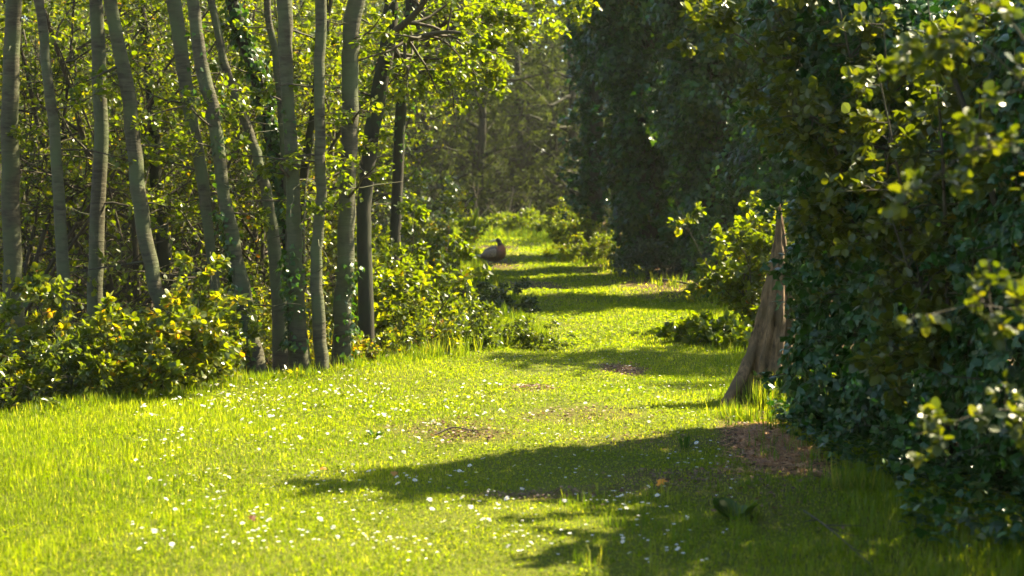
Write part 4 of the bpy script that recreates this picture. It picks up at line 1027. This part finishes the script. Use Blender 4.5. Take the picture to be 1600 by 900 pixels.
# x to the breast (right), z up; metres from the point under the middle of the body
body = smooth_line([[-.215, 0, .055], [-.16, 0, .075], [-.10, 0, .095], [-.02, 0, .108], [.06, 0, .112], [.115, 0, .130], [.133, 0, .175], [.122, 0, .225], [.105, 0, .262], [.090, 0, .292], [.070, 0, .303], [.045, 0, .298]], 44)
s = np.linspace(0, 1, 44)
ctl = np.linspace(0, 1, 12)
RX = np.interp(s, ctl, [.018, .055, .085, .108, .112, .100, .075, .047, .036, .038, .037, .014])
RZ = np.interp(s, ctl, [.010, .045, .085, .112, .118, .108, .078, .050, .037, .040, .038, .014])
v = np.interp(s, [0, .25, .45, .60, .64, .68, 1], [.12, .2, .35, .55, .62, .95, 1.0])
mb = MB(); loft(mb, body + dloc, RX, RZ, 20, v)
fm = feather('duck_feathers', [(0, (.14, .09, .05)), (.3, (.12, .07, .035)), (.5, (.30, .095, .030)), (.66, (.24, .075, .024)), (.80, (.05, .03, .016)), (1, (.025, .022, .010))])
mb.build('body', fm, duck, dloc)
for sy in (-1, 1):
    mb = MB()
    P = smooth_line([[.075, sy * .075, .135], [.03, sy * .098, .130], [-.05, sy * .098, .118], [-.13, sy * .065, .100], [-.205, sy * .025, .088]], 16)
    loft(mb, P + dloc, np.interp(np.linspace(0, 1, 16), [0, .2, .6, 1], [.008, .022, .022, .004]), np.interp(np.linspace(0, 1, 16), [0, .2, .6, 1], [.02, .062, .055, .008]), 14, np.linspace(.1, .3, 16))
    mb.build('wing', feather('wing_feathers', [(0, (.36, .29, .20)), (.3, (.20, .14, .09)), (1, (.2, .15, .1))], 60), duck, dloc)
mb = MB(); P = smooth_line([[-.19, 0, .072], [-.235, 0, .083], [-.275, 0, .098]], 8)
loft(mb, P + dloc, np.linspace(.045, .018, 8), np.linspace(.018, .004, 8), 12, np.full(8, .1)); mb.build('tail', feather('tail_feathers', [(0, (.5, .45, .36)), (1, (.4, .35, .3))]), duck, dloc)
mb = MB(); P = smooth_line([[.050, 0, .302], [.004, 0, .296], [-.036, 0, .290], [-.050, 0, .289]], 10)
loft(mb, P + dloc, np.interp(np.arange(10), [0, 5, 8, 9], [.018, .015, .018, .010]), np.interp(np.arange(10), [0, 5, 9], [.018, .011, .006]), 12, np.full(10, .5)); mb.build('bill', plain('duck_bill', (.85, .75, .38), .3, .5), duck, dloc)  # bill colour raised to carry a sun glint on its shaded side
for sy in (-1, 1):
    mb = MB(); c = dloc + np.array([.062, sy * .027, .308]); q_ = []
    for k in range(5):
        a_ = -math.pi / 2 + math.pi * k / 4; q_.append(c + np.stack([np.cos(np.arange(8) * np.pi / 4) * .005 * math.cos(a_), np.sin(np.arange(8) * np.pi / 4) * .003 * math.cos(a_) , np.full(8, .005 * math.sin(a_))], -1))
    kk = (np.arange(4) * 8)[:, None]; ss = np.arange(8)[None]; s2 = (ss + 1) % 8
    mb.add(np.concatenate(q_), np.stack([kk + ss, kk + s2, kk + 8 + s2, kk + 8 + ss], -1), np.full(32, 4), .5, 0, True)
    mb.build('eye', plain('duck_eye', (.01, .008, .006), .15, .6), duck, dloc)

# ------------------------------------------------------------------ the hazy air
if True:
    hm = bpy.data.meshes.new('haze')
    x0, x1, y0, y1, z0, z1 = -506, 506, -66, 906, -5, 17
    vv = [(x0, y0, z0), (x1, y0, z0), (x1, y1, z0), (x0, y1, z0), (x0, y0, z1), (x1, y0, z1), (x1, y1, z1), (x0, y1, z1)]
    hm.from_pydata(vv, [], [(3, 2, 1, 0), (4, 5, 6, 7), (0, 1, 5, 4), (1, 2, 6, 5), (2, 3, 7, 6), (3, 0, 4, 7)])
    ho = bpy.data.objects.new('haze', hm); scene.collection.objects.link(ho)
    m, N, L = mat('hazy_air')
    pv = N.new('ShaderNodeVolumePrincipled'); pv.inputs['Color'].default_value = (.92, .95, .78, 1); pv.inputs['Density'].default_value = .00027; pv.inputs['Anisotropy'].default_value = .3
    o = N.new('ShaderNodeOutputMaterial'); L.new(pv.outputs[0], o.inputs['Volume'])
    hm.materials.append(m); tag(ho, 'thin sunlit haze in the air', kind='stuff')
